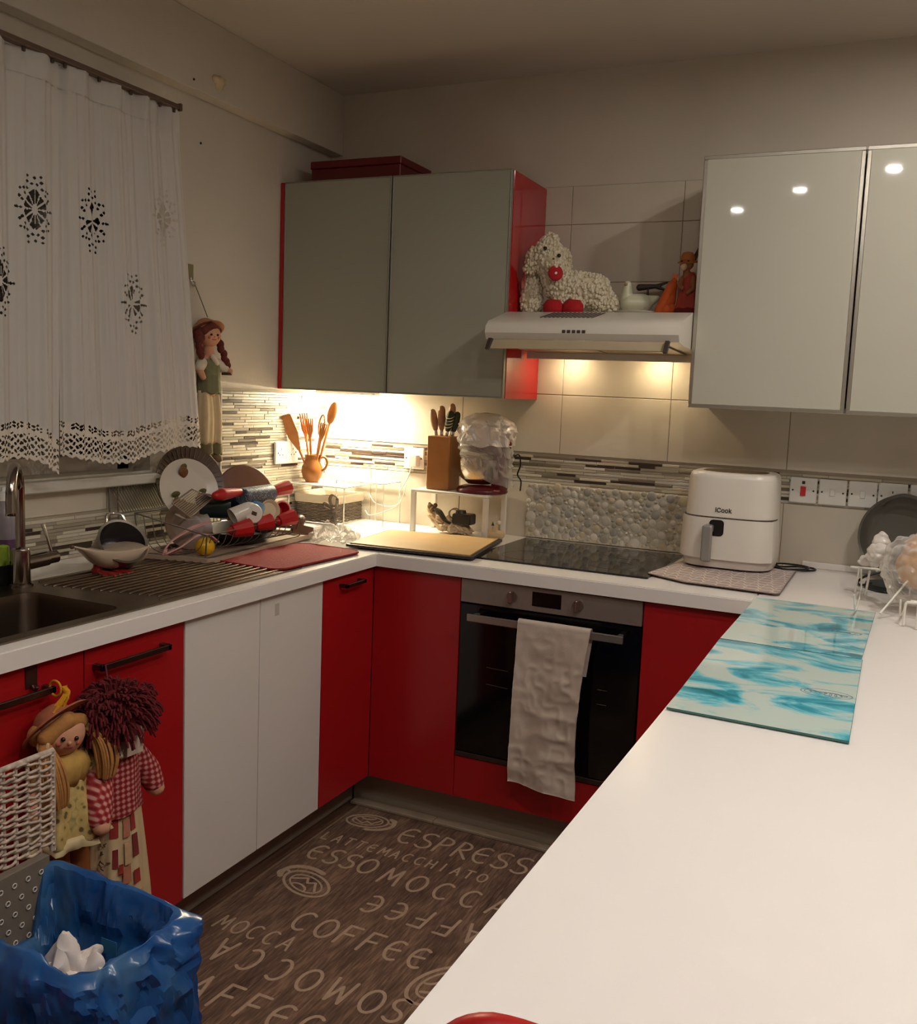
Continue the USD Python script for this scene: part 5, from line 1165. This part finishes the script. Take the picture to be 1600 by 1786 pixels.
# ================================================================== rug
rg_ = Thing('rug', 'dark brown woven kitchen rug with coffee words and cup drawings', 'rug', (1.17, -1.9, 0))
RUGM = MX('rug_weave', {'tc': ('texture_coordinate', {}), 'mp': ('mapping', {'scale': (150, 16, 1)}), 'n': ('noise_texture', {'scale': 1.2, 'detail': 4}), 'mp2': ('mapping', {'scale': (20, 6, 1)}), 'n2': ('noise_texture', {'scale': 1, 'detail': 3}), 'mx': ('mix', {'fac': .4}),
    'r': ('rgb_ramp', {'ramp': [(.34, lin((58, 40, 31))), (.5, lin((108, 82, 65))), (.64, lin((150, 118, 93)))]}), 'b': ('bump', {'distance': .0015}), 'p': ('principled_bsdf', {'roughness': .95})},
    [('tc.object', 'mp.vector'), ('mp.vector', 'n.vector'), ('tc.object', 'mp2.vector'), ('mp2.vector', 'n2.vector'), ('n.color', 'mx.color1'), ('n2.color', 'mx.color2'), ('mx.color', 'r.fac'), ('r.color', 'p.base_color'), ('n.fac', 'b.height'), ('b.normal', 'p.normal')], 'p.BSDF')
RT = .006
rg_.add('weave', extr(sbox(.553, -3.2, 1.80, -.648), .0006, RT), RUGM, 30)
rg_.add('edge_binding', [box(.551, .558, -3.2, -.648, .0006, RT+.0012, .001)], M('rug_edge', (128, 104, 82), .9))
LET = M('rug_print', (176, 150, 124), .95, var=.1, vscale=60)
def arc(cx, cy, rx, ry, a0, a1, k=14): return [(cx+rx*math.cos(math.radians(a)), cy+ry*math.sin(math.radians(a))) for a in np.linspace(a0, a1, k)]
GL = {'A': [[(0, 0), (.32, 1), (.62, 0)], [(.12, .36), (.52, .36)]], 'C': [arc(.36, .5, .36, .5, 55, 305)], 'E': [arc(.36, .5, .36, .5, 60, 300), [(.02, .5), (.5, .55)]],
      'F': [[(.02, 0), (.1, 1), (.62, 1.0)], [(.06, .52), (.5, .55)]], 'H': [[(0, 0), (0, 1)], [(.55, 0), (.55, 1)], [(0, .5), (.55, .5)]], 'I': [[(.25, 0), (.25, 1)]], 'L': [[(.05, 1), (.05, 0), (.55, .02)]],
      'M': [[(0, 0), (.12, 1), (.38, .3), (.64, 1), (.76, 0)]], 'O': [arc(.36, .5, .36, .5, 0, 360, 22)], 'P': [[(.05, 0), (.1, 1)], arc(.12, .74, .42, .26, 90, -90)],
      'R': [[(.05, 0), (.1, 1)], arc(.12, .74, .4, .26, 90, -90), [(.14, .48), (.6, 0)]], 'S': [arc(.38, .75, .3, .25, 50, 250, 10)+arc(.30, .25, .3, .26, 70, -140, 10)], 'T': [[(.3, 0), (.3, 1)], [(0, 1), (.62, 1)]], 'K': [[(.05, 0), (.05, 1)], [(.55, 1), (.08, .45), (.58, 0)]]}
def stroke(lines, w): return unary_union([LineString(l).buffer(w, quad_segs=4) for l in lines])
def word(s, x, y, h, adv, flip=False, w=.0046):
    for i, ch in enumerate(s):
        if ch == ' ': continue
        L = [[(px*h*.82, py*h) for px, py in l] for l in GL[ch]]
        g = stroke(L, w)
        if flip: g = affinity.translate(affinity.rotate(g, 180, origin=(0, 0)), x-i*adv, y)
        else: g = affinity.translate(g, x+i*adv, y)
        rg_.add('letter', extr(g.intersection(sbox(.56, -3.2, 1.8, -.65)), RT, RT+.0009), LET, False)
word('ESPRESSO', .792, -.812, .10, .0665)
word('LATTEMACCHIATO', .575, -.912, .046, .0425, w=.0030)
word('ESSO', .600, -1.035, .085, .060)
word('MOCCA', .872, -1.055, .088, .088)
word('KAFFEE', 1.34, -1.125, .085, .078, True)
word('COFFEE', .786, -1.372, .085, .071)
word('MOCCA', .607, -1.462, .058, .052, w=.0032)
word('MOCCA', 1.085, -1.492, .085, .090, True)
word('KAFFEE', .655, -1.722, .088, .078)
word('OSSO', 1.122, -1.575, .085, .070)
word('LATTE', .62, -1.93, .09, .09); word('ESPRESSO', 1.75, -1.80, .08, .07, True); word('COFFEE', .70, -2.15, .09, .08)
def cup(x, y, s, rot):
    L = [arc(0, 0, 1, .62, 0, 360, 40), arc(.0, .02, .72, .42, 0, 360, 30), [(-.6, .1), (-.2, -.25), (0, -.05), (.25, -.25), (.6, .12)], arc(.0, .36, .34, .2, 180, 360, 14), arc(.25, -.1, 1.05, .72, -95, 40, 24), arc(1.12, .15, .22, .2, -110, 110, 12)]
    g = unary_union([LineString(L[0]).buffer(.05), LineString(L[1]).buffer(.035), LineString(L[2]).buffer(.045), LineString(L[3]).buffer(.04), LineString(L[4]).buffer(.10), LineString(L[5]).buffer(.05)])
    g = affinity.translate(affinity.rotate(affinity.scale(g, s, s, origin=(0, 0)), rot, origin=(0, 0)), x, y)
    rg_.add('cup_drawing', extr(g.intersection(sbox(.56, -3.2, 1.79, -.65)), RT, RT+.0009), LET, False)
cup(.645, -.735, .072, 15); cup(.700, -1.165, .085, 160); cup(1.27, -1.40, .10, 60); cup(1.5, -.95, .09, 0); cup(1.0, -2.0, .09, 30)
# ================================================================== on top of the cooker hood
HT = 1.7335
WOOL = M('bead_wool', (206, 192, 162), .6, var=.1, vscale=60)
RFELT = M('red_felt', (172, 22, 30), .9)
def curls(body, n_, r, seed, zmin=-9):
    q = np.random.RandomState(seed); p, fi = trimesh.sample.sample_surface(body, n_, seed=seed); nn = body.face_normals[fi]; out = []
    base = trimesh.creation.icosphere(subdivisions=1)
    for a, b in zip(p, nn):
        if a[2] < zmin: continue
        s = r*q.uniform(.7, 1.3); out.append(tf(base, a+b*r*.4, s=s*np.array((1, 1, 1.25))))
    return out
fd = np.array((.42, -.88, -.1)); fd /= np.linalg.norm(fd)
lb = Thing('beaded_dog', 'fluffy cream beaded dog with red bow and red shoes on the cooker hood', 'soft toy', (1.09, -.20, HT))
hd_c = np.array((1.005, -.235, 1.925))
body = blob([(((1.05, -.215, HT+.095), .055), ((1.16, -.185, HT+.085), .055)), (((1.03, -.22, HT+.12), .045), ((1.01, -.23, 1.90), .038)), (((1.18, -.18, HT+.06), .045), ((1.215, -.175, HT+.04), .03)), (tuple(hd_c), .058), (((1.0, -.235, 1.96), .035), ((1.01, -.23, 1.985), .022)), (((1.03, -.268, 1.905), .028), ((1.045, -.283, 1.895), .022)),
    (((1.07, -.235, HT+.06), .03), ((1.06, -.25, HT+.03), .022)), (((1.11, -.225, HT+.05), .03), ((1.12, -.25, HT+.03), .022))], .007, 8)
lb.add('body', body, WOOL, True)
lb.add('beaded_coat', [m for m in curls(body, 1500, .0055, 3) if not np.linalg.norm(m.vertices.mean(0)-(hd_c+fd*.06+np.array((.012, 0, -.01)))) < .020], M('bead_cream', (214, 202, 176), .35), True, kind='stuff')
lb.add('face', tf(ball((0, 0, 0), 1, 3), hd_c+fd*.044+(.012, 0, -.016), rz=25, s=(.024, .024, .020)), M('face_cream', (206, 196, 172), .8), True)
sd = np.cross(fd, (0, 0, 1)); sd /= np.linalg.norm(sd)
for s, dz in ((-1, -.004), (1, .018)): lb.add('eye', ball(hd_c+fd*.064+sd*.024*s+np.array((.006, 0, .012+dz)), .0066, 2), EYE, True)
lb.add('nose', ball(hd_c+fd*.069+np.array((.012, 0, -.004)), .004, 2), M('nose_brown', (110, 90, 70), .5), True)
for s in (-1, 1):
    e = blob([((tuple(hd_c+sd*.050*s+np.array((0, 0, .01))), .022), (tuple(hd_c+sd*.062*s+np.array((0, 0, -.035))), .02))], .007, 4); lb.add('ear', cat(e, *curls(e, 90, .0055, 5+s)), WOOL, True)
bc = hd_c+fd*.070+np.array((.022, 0, -.052))
lb.add('bow_tie', [tf(ball((0, 0, 0), 1, 3), bc, rz=25, s=(.025, .011, .026))], RFELT, True, label='dark red round bow')
lb.add('bow_pearl', ball(bc+fd*.011, .005, 2), M('pearl', (236, 230, 220), .15), True)
for x, y in ((1.045, -.272), (1.115, -.268)):
    lb.add('shoe', rough(tf(lathe([(0, .0), (.030, .0), (.036, .012), (.034, .03), (.022, .045), (0, .048)], 24), (x, y, HT+.001), s=(1.05, .75, 1)), .002, 50), RFELT, True, label='red felt shoe')
lb2 = Thing('beaded_figure', 'small cream beaded figure with a pink felt strip, leftmost on the cooker hood', 'soft toy', (.935, -.22, HT))
b2 = blob([(((.942, -.22, HT+.035), .036), ((.945, -.22, HT+.10), .03)), (((.945, -.22, HT+.10), .03), ((.942, -.225, HT+.145), .018))], .007, 6)
lb2.add('body', b2, WOOL, True); lb2.add('beaded_coat', curls(b2, 420, .0055, 8, HT+.006), M('bead_cream', (214, 202, 176)), True, kind='stuff')
lb2.add('felt_strip', strap([(.93, -.252, HT+.15), (.925, -.258, HT+.115), (.925, -.262, HT+.085)], [.009, .008, .004]), M('pink_felt', (176, 96, 84), .9), 40)
dv = Thing('dove_figurine', 'pale green-white bird figurine on a white dish on the cooker hood', 'ornament', (1.30, -.17, HT))
PALE = M('pale_glaze', (196, 194, 166), .3)
dv.add('body', blob([(((1.285, -.175, HT+.045), .032), ((1.325, -.16, HT+.045), .034)), (((1.275, -.18, HT+.06), .022), ((1.278, -.185, HT+.105), .014)), (((1.335, -.155, HT+.05), .024), ((1.372, -.14, HT+.065), .010))], .006, 8), PALE, True)
dv.add('beak', tf(lathe([(.006, 0), (0, .014)], 10), (1.276, -.199, HT+.106), rx=95), M('beak_tan', (170, 140, 90), .4))
dv.add('dish', lathe([(0, .001), (.05, .001), (.07, .010), (.072, .014), (.068, .012), (.05, .005), (0, .005)], 32, (1.315, -.20, HT)), M('dish_white', (214, 206, 194), .25), 40)
sx_ = Thing('dark_swallow', 'dark bird-shaped ornament behind the pale bird figurine', 'ornament', (1.32, -.075, HT))
sx_.add('body', [blob([(((1.29, -.075, HT+.11), .012), ((1.36, -.07, HT+.115), .006)), (((1.35, -.07, HT+.115), .007), ((1.385, -.068, HT+.128), .003)), (((1.35, -.07, HT+.112), .007), ((1.385, -.068, HT+.10), .003))], .005, 4), rod((1.32, -.075, HT+.001), (1.32, -.075, HT+.11), .004, 8), lathe([(0, .001), (.025, .001), (.022, .006), (0, .006)], 20, (1.32, -.075, HT))], M('ornament_dark', (58, 46, 40), .5), True)
OR = M('orange_felt', (196, 84, 26), .8, var=.08, vscale=50)
cr_ = Thing('orange_ornament', 'orange felt carrot-shaped ornament leaning beside the rabbit figurine', 'ornament', (1.415, -.18, HT))
cr_.add('body', blob([(((1.395, -.20, HT+.016), .016), ((1.43, -.18, HT+.10), .018)), (((1.425, -.18, HT+.05), .020), ((1.435, -.175, HT+.12), .010)), (((1.40, -.19, HT+.02), .017), ((1.435, -.185, HT+.025), .017))], .006, 5), OR, True)
cr_.add('leaf', hull([(1.428, -.183, HT+.12), (1.445, -.18, HT+.12), (1.43, -.18, HT+.142), (1.448, -.177, HT+.138)]), M('carrot_leaf', (206, 104, 50), .8))
rb3 = Thing('rabbit_figurine', 'brown rabbit figurine in red dress and bonnet at the hood\'s right end', 'ornament', (1.485, -.17, HT))
BRN = M('rabbit_brown', (150, 92, 56), .7)
rb3.add('body', blob([((1.478, -.19, HT+.172), .022), (((1.478, -.188, HT+.145), .012), ((1.482, -.18, HT+.12), .02)), (((1.482, -.18, HT+.12), .02), ((1.485, -.175, HT+.02), .02)), (((1.47, -.21, HT+.165), .010), ((1.47, -.21, HT+.166), .009))], .005, 6), BRN, True)
rb3.add('muzzle', ball((1.472, -.210, HT+.160), .012, 2), M('muzzle_cream', (206, 176, 140), .8), True)
for s in (-1, 1): rb3.add('eye', ball((1.474+s*.011, -.208, HT+.178), .0032, 2), EYE, True)
rb3.add('dress', skirt((1.484, -.176), [(.018, HT+.145), (.024, HT+.13), (.030, HT+.09), (.040, HT+.03), (.042, HT+.002), (.03, HT+.002)], folds=7, depth=.06), M('dress_red', (166, 62, 48), .85, var=.06, vscale=60), True)
rb3.add('dress_hem', skirt((1.484, -.176), [(.039, HT+.028), (.0425, HT+.024), (.0445, HT+.003), (.04, HT+.002)], folds=7, depth=.06), M('dress_hem_dark', (110, 26, 24), .85), True)
rb3.add('arm', blob([(((1.50, -.19, HT+.125), .009), ((1.505, -.205, HT+.09), .008)), (((1.505, -.205, HT+.09), .008), ((1.492, -.218, HT+.075), .007))], .004, 3), BRN, True)
rb3.add('arm', blob([(((1.468, -.19, HT+.125), .009), ((1.462, -.21, HT+.10), .008)), (((1.462, -.21, HT+.10), .008), ((1.474, -.222, HT+.09), .007))], .004, 3), BRN, True)
rb3.add('bonnet', tf(lathe([(0, .03), (.016, .027), (.023, .014), (.024, .002), (.034, -.004), (.033, -.006), (.022, -.003)], 24), (1.478, -.184, HT+.182), rx=12), M('bonnet_orange', (176, 104, 46), .8), 40)
rb3.add('ear', blob([(((1.492, -.165, HT+.185), .008), ((1.512, -.155, HT+.235), .005))], .004, 3), M('ear_dark', (84, 56, 40), .8), True)

# ================================================================== air fryer, mat, cord
mt_ = Thing('silicone_mat', 'grey mat with a white lattice pattern under the air fryer', 'mat', (1.70, -.33, ZT))
mp_ = Polygon([(1.487, -.505), (1.545, -.150), (1.895, -.120), (1.895, -.590), (1.62, -.575)]).buffer(-.02).buffer(.02)
mt_.add('sheet', extr(mp_, ZT+.0066, ZT+.0090), M('mat_taupe', (168, 150, 144), .7), 30)
LAT = M('mat_lattice', (214, 200, 190), .7); lat = []
for tx_, ty_ in ((.83, .557), (.83, -.557)):
    for k in range(-24, 25):
        P = []
        for s in np.linspace(-.45, .45, 130):
            o_ = k*.030+.0085*math.sin(s*2*PI/.054+(k % 2)*PI)
            P.append((1.70+tx_*s-ty_*o_, -.34+ty_*s+tx_*o_))
        lat.append(LineString(P).buffer(.0017, quad_segs=1))
g = unary_union(lat).intersection(mp_.buffer(-.004))
mt_.add('lattice', extr(g, ZT+.009, ZT+.0093), LAT, False, kind='stuff')
mt_.add('edge', tube(np.array([(x, y, ZT+.0078) for x, y in mp_.exterior.coords[:-1]]), .0018, 6, closed=True), M('mat_edge', (128, 112, 106), .7), True)
af = Thing('air_fryer', 'white air fryer with a grey handle standing on the lattice mat', 'air fryer', (1.685, -.175, ZT+.01))
AFW = M('fryer_white', (222, 214, 202), .25)
fx, fy, fz = 1.684, -.178, ZT+.0095
def sq(rx, ry, p, z, cx=fx, cy=fy, n_=64):
    a = np.arange(n_)/n_*2*PI; c, s = np.cos(a), np.sin(a)
    return np.stack([cx+rx*np.sign(c)*np.abs(c)**(2/p), cy+ry*np.sign(s)*np.abs(s)**(2/p), np.full(n_, z)], 1)
H_ = .312
def rxz(z): t = (z-fz)/H_; return .152-.011*t-.010*max(0, 1-t*9)
def ryz(z): t = (z-fz)/H_; return .135-.012*t-.010*max(0, 1-t*9)
zs = [fz+.006, fz+.012, fz+.03]+list(np.linspace(fz+.05, fz+H_-.02, 9))+[fz+H_-.010, fz+H_-.003, fz+H_]
shr = {fz+H_-.010: .002, fz+H_-.003: .007, fz+H_: .015}
af.add('body', loft([sq(rxz(z)-shr.get(z, 0), ryz(z)-shr.get(z, 0), 3.6, z) for z in zs]), AFW, 35)
af.add('foot_ring', loft([sq(.135, .118, 3.6, fz), sq(.138, .121, 3.6, fz+.0065)]), M('fryer_foot', (60, 54, 50), .6), 30)
af.add('top_vent', loft([sq(.105, .085, 2.6, fz+H_), sq(.104, .084, 2.6, fz+H_+.0012), sq(.098, .079, 2.6, fz+H_+.0014)]), M('fryer_top_brown', (92, 72, 50), .35), 30, label='dark brown oval top panel')
# drawer: a shell piece proud of the front, below the seam
def arcfront(z, o, a0=-158, a1=-30, k=30):
    a = np.radians(np.linspace(a0, a1, k)); c, s = np.cos(a), np.sin(a); p = 3.6
    return np.stack([fx+(rxz(z)+o)*np.sign(c)*np.abs(c)**(2/p), fy+(ryz(z)+o)*np.sign(s)*np.abs(s)**(2/p), np.full(k, z)], 1)
zs2 = np.linspace(fz+.034, fz+.166, 8)
af.add('drawer', grid(np.array([arcfront(z, .0045) for z in zs2])[:, ::-1], -.0042), AFW, 35)
af.add('seam', grid(np.array([arcfront(z, .0012, -175, -5) for z in (fz+.1665, fz+.170)])[:, ::-1], -.001), M('seam_dark', (70, 60, 52), .6), True)
af.add('seam', grid(np.array([arcfront(z, .0012, -30.5, -29) for z in np.linspace(fz+.034, fz+.168, 4)])[:, ::-1], -.001), M('seam_dark', (70, 60, 52), .6), True)
hx, hy = fx-.050, fy-ryz(fz+.13)-.0045
AFH = M('fryer_handle_grey', (150, 146, 142), .3, .3)
af.add('handle', [rbox(hx-.017, hx+.017, hy-.042, hy-.026, fz+.028, fz+.146, .008), rbox(hx-.015, hx+.015, hy-.036, hy+.003, fz+.120, fz+.146, .007)], AFH, 40)
af.add('grip_recess', tf(extr(rrect(-.020, .026, -.040, .012, .012), 0, .004), (hx+.020, hy-.003, fz+.150), rx=90), BLACKPL, 30, label='black recess behind the handle')
tx = text('iCook', .014, .0008, True)
tx = tf(tx, (fx-.010, fy-ryz(fz+.19)-.0006, fz+.186), rx=90); tx.vertices[:, 1] += 0
af.add('lettering', tx, M('fryer_letter', (48, 42, 38), .4), False)
af.add('power_cord', tube(curve([(1.805, -.05, ZT+.012), (1.845, -.10, ZT+.0042), (1.90, -.115, ZT+.0042), (1.945, -.085, ZT+.0042), (1.94, -.045, ZT+.0042), (1.89, -.04, ZT+.0042), (1.845, -.075, ZT+.0044), (1.815, -.13, ZT+.0115), (1.86, -.165, ZT+.0115), (1.915, -.135, ZT+.012), (1.93, -.09, ZT+.012), (1.90, -.06, ZT+.012), (1.85, -.055, ZT+.012), (1.82, -.10, ZT+.016)], 140), .0032, 8), BLACKPL, True)

# ================================================================== glass boards on the peninsula
def glass_board(label, cs, seed):
    t = Thing('glass_cutting_board', label, 'cutting board', (*np.mean(cs, 0), ZT))
    nm = 'marbled_glass_%d' % seed
    MX(nm, {'tc': ('texture_coordinate', {}), 'mp': ('mapping', {'location': (seed*3.1, seed*1.7, 0), 'scale': (4.2, 8.5, 1), 'rotation': (0, 0, .35)}), 'n': ('noise_texture', {'scale': 1, 'detail': 6, 'distortion': 1.6, 'roughness': .55}),
        'mp2': ('mapping', {'location': (seed*1.3, seed, 0), 'scale': (2.2, 3.2, 1)}), 'n2': ('noise_texture', {'scale': 1, 'detail': 2}), 'mm': ('mix', {'fac': .38}),
        'r': ('rgb_ramp', {'ramp': [(.0, lin((206, 216, 204))), (.49, lin((200, 216, 206))), (.53, lin((112, 200, 214))), (.565, lin((38, 158, 180))), (.62, lin((18, 108, 118))), (.68, lin((64, 160, 178))), (1, lin((150, 210, 214)))]}),
        'p': ('principled_bsdf', {'roughness': .06, 'coat_weight': .5})}, [('tc.object', 'mp.vector'), ('mp.vector', 'n.vector'), ('tc.object', 'mp2.vector'), ('mp2.vector', 'n2.vector'), ('n.color', 'mm.color1'), ('n2.color', 'mm.color2'), ('mm.color', 'r.fac'), ('r.color', 'p.base_color')], 'p.BSDF')
    P = Polygon(cs)
    t.add('glass', [extr(P, ZT+.0025, ZT+.0065)], MATS[nm], 30)
    t.add('edge', [extr(P.buffer(.0006, join_style=2).difference(P), ZT+.0025, ZT+.0062)], M('glass_edge_green', (60, 110, 104), .1), 30)
    for x, y in cs:
        c = np.array((x, y))+(np.mean(cs, 0)-(x, y))*.12; t.add('rubber_foot', extr(Point(*c).buffer(.008), ZT+.0004, ZT+.0025), WHITEPL)
    return t
gb1 = glass_board('teal marbled glass cutting board beside the worktop corner, farther of the two', [(1.843, -.664), (2.153, -.668), (2.141, -1.196), (1.838, -1.190)], 3)
gb2 = glass_board('teal marbled glass cutting board nearer the camera on the white peninsula', [(1.838, -1.197), (2.143, -1.200), (2.146, -1.748), (1.845, -1.738)], 7)
def scrawl(t, x, y, w, seed):
    q = random.Random(seed); P = []
    for i in range(90):
        s = i/89; P.append((x+w*s+.009*math.sin(s*52), y+.012*math.cos(s*52)*(.7+.5*math.sin(s*9+seed))+.004*math.sin(s*7)))
    ex = LineString(P).buffer(.0009, quad_segs=1); el = LineString(arc(x+w/2, y, w*.62, .024, 0, 360, 30)).buffer(.0008, quad_segs=1)
    t.add('scrawled_print', extr(unary_union([ex, el]), ZT+.0065, ZT+.0067), M('print_slate', (84, 112, 118), .3), False, label='fine slate-coloured scrawled print')
scrawl(gb2, 2.055, -1.50, .075, 2); scrawl(gb1, 2.03, -.96, .09, 5)

# ================================================================== right edge: pan, wire rack, bread bag, kettle base
gp = Thing('grey_pan', 'large grey round pan leaning on its side against the tiles at the right edge', 'pan', (2.24, -.07, ZT))
m = lathe([(0, .0), (.092, .0), (.118, .012), (.134, .042), (.137, .046), (.130, .044), (.112, .016), (.09, .007), (0, .007)], 56)
GPM = M('pan_grey', (96, 92, 84), .35, .2)
gp.add('pan', tf(m, (2.208, -.064, ZT+.137), rx=80), GPM, 40)
gp.add('handle', tf(strap(curve([(2.135, -.10, 1.150), (2.165, -.115, 1.180), (2.205, -.12, 1.190), (2.255, -.115, 1.178)], 20), .010, .005), (0, 0, 0)), M('pan_handle', (78, 72, 66), .4), 40)
kbs = Thing('kettle_base', 'black appliance base with a looped cord on the worktop in front of the grey pan', 'appliance base', (2.16, -.26, ZT))
kbs.add('base', lathe([(0, .001), (.075, .001), (.078, .006), (.074, .018), (.05, .022), (0, .022)], 36, (2.185, -.265, ZT)), M('base_black', (34, 40, 36), .3), 40)
kbs.add('cord', tube(curve([(2.13, -.30, ZT+.02), (2.10, -.27, ZT+.006), (2.088, -.22, ZT+.006), (2.11, -.175, ZT+.02), (2.16, -.16, ZT+.035), (2.21, -.16, ZT+.03)], 40), .0036, 8), BLACKPL, True)
wr_ = Thing('wire_dish_rack', 'white wire rack at the right edge of the peninsula holding a bag of bread', 'rack', (2.3, -.58, ZT))
ry0, ry1, rx0, rx1, rz_ = -.765, -.385, 2.094, 2.62, .985
wr_.add('rail', tube(curve([(rx0, ry1+.0, rz_), (rx0+.02, ry1+.015, rz_), (rx1, ry1+.015, rz_), (rx1, ry0, rz_-.01), (rx0+.14, ry0, rz_-.01)], 60), .0036, 8), WIRE, True)
for (x, y) in ((rx0, ry1), (rx0+.03, ry1-.025)):
    wr_.add('leg', tube([(x-.006, y-.002, ZT+.001), (x, y, rz_)], .0034, 8), WIRE, True)
wr_.add('leg', tube(curve([(2.222, ry0-.012, ZT+.0035), (2.222, ry0-.012, .962), (2.226, ry0-.012, .972), (2.24, ry0-.012, .974), (2.36, ry0-.012, .972)], 40), .0036, 8), WIRE, True)
wr_.add('leg', tube([(2.252, ry0-.03, ZT+.0035), (2.252, ry0-.03, .99)], .0036, 8), WIRE, True)
for x, y, x2, y2 in ((2.10, -.39, 2.10, -.77), (2.23, -.38, 2.21, -.76), (2.36, -.38, 2.36, -.76), (2.50, -.38, 2.50, -.76)):
    wr_.add('cross_wire', tube(curve([(x, y, rz_), (x+.005, y-.03, .925), (x2+.005, y2+.05, .925), (x2, y2, rz_-.01)], 30), .0026, 6), WIRE, True)
wr_.add('cross_wire', tube([(2.165, -.72, .925), (2.25, -.60, 1.04), (2.32, -.52, 1.14)], .003, 6), WIRE, True)
ba = Thing('bread_loaf', 'tan bread inside the knotted clear bag in the white rack', 'bread', (2.30, -.56, .96))
ba.add('loaf', rough(blob([(((2.245, -.60, 1.035), .055), ((2.40, -.50, 1.035), .06)), (((2.25, -.60, 1.085), .045), ((2.40, -.50, 1.085), .05))], .012, 6), .006, 22), M('bread_crust', (206, 158, 106), .8, var=.12, vscale=14), True)
bg = Thing('bread_bag', 'knotted clear plastic bag with bread hanging in the white wire rack', 'bag', (2.29, -.57, .93))
m = crumple(tf(trimesh.creation.icosphere(subdivisions=5), (0, 0, 0), s=(.165, .105, .112)), .03, 16, 51)
m = tf(m, (2.305, -.565, 1.035), rz=28); m.vertices[:, 2] = np.maximum(m.vertices[:, 2], ZT+.004)
bg.add('film', m, CLEAR, 25)
kn = crumple(tf(trimesh.creation.icosphere(subdivisions=4), (0, 0, 0), s=(.036, .03, .034)), .014, 26, 61)
bg.add('knot', [tf(kn, (2.145, -.50, 1.045)), tf(crumple(tf(trimesh.creation.icosphere(subdivisions=3), (0, 0, 0), s=(.024, .018, .03)), .010, 30, 63), (2.15, -.485, 1.085)), tf(crumple(tf(trimesh.creation.icosphere(subdivisions=3), (0, 0, 0), s=(.028, .012, .016)), .008, 34, 65), (2.118, -.48, 1.022))], MILKY, 25)
q = random.Random(4); pl_ = []
for k in range(9):
    e = (2.19+q.uniform(-.01, .04), -.62+q.uniform(-.03, .03), .935+q.uniform(0, .03))
    pl_.append(tube(curve([(2.15, -.505, 1.03), (2.175+q.uniform(-.012, .012), -.55, .99+q.uniform(-.01, .02)), e], 14), [.0016]*len(curve([(0, 0, 0), (1, 0, 0), (2, 0, 0)], 14)), 5))
bg.add('pleats', pl_, MILKY, True, kind='stuff')

# ================================================================== red chair back at the near end of the peninsula
ch = Thing('bar_stool', 'red bar stool whose rounded back shows at the bottom edge of the photo', 'bar stool', (2.08, -2.95, 0))
CHR = M('stool_red', (168, 20, 22), .35)
bk_ = []
for u_ in np.sin(np.linspace(-1, 1, 41)*PI/2):
    top = 1.0+.083*(max(0, 1-abs(u_)**5))**(1/2.2); x = 2.110+.172*u_; y = -2.838; top -= .002+.11*max(0, x-1.985)
    bk_.append(np.array([(x, y-.012, .72), (x, y+.010, .72), (x, y+.012, top-.008), (x, y+.004, top), (x, y-.006, top), (x, y-.014, top-.008)]))
ch.add('backrest', loft(bk_), CHR, 50)
ch.add('seat', rbox(1.930, 2.270, -3.16, -2.84, .66, .705, .018), CHR)
for x in (1.957, 2.242):
    for y in (-3.13, -2.87): ch.add('leg', rod((x, y, .001), (x*.97+.06, y*.99-.03, .66), .012, 12), CHROME, True)
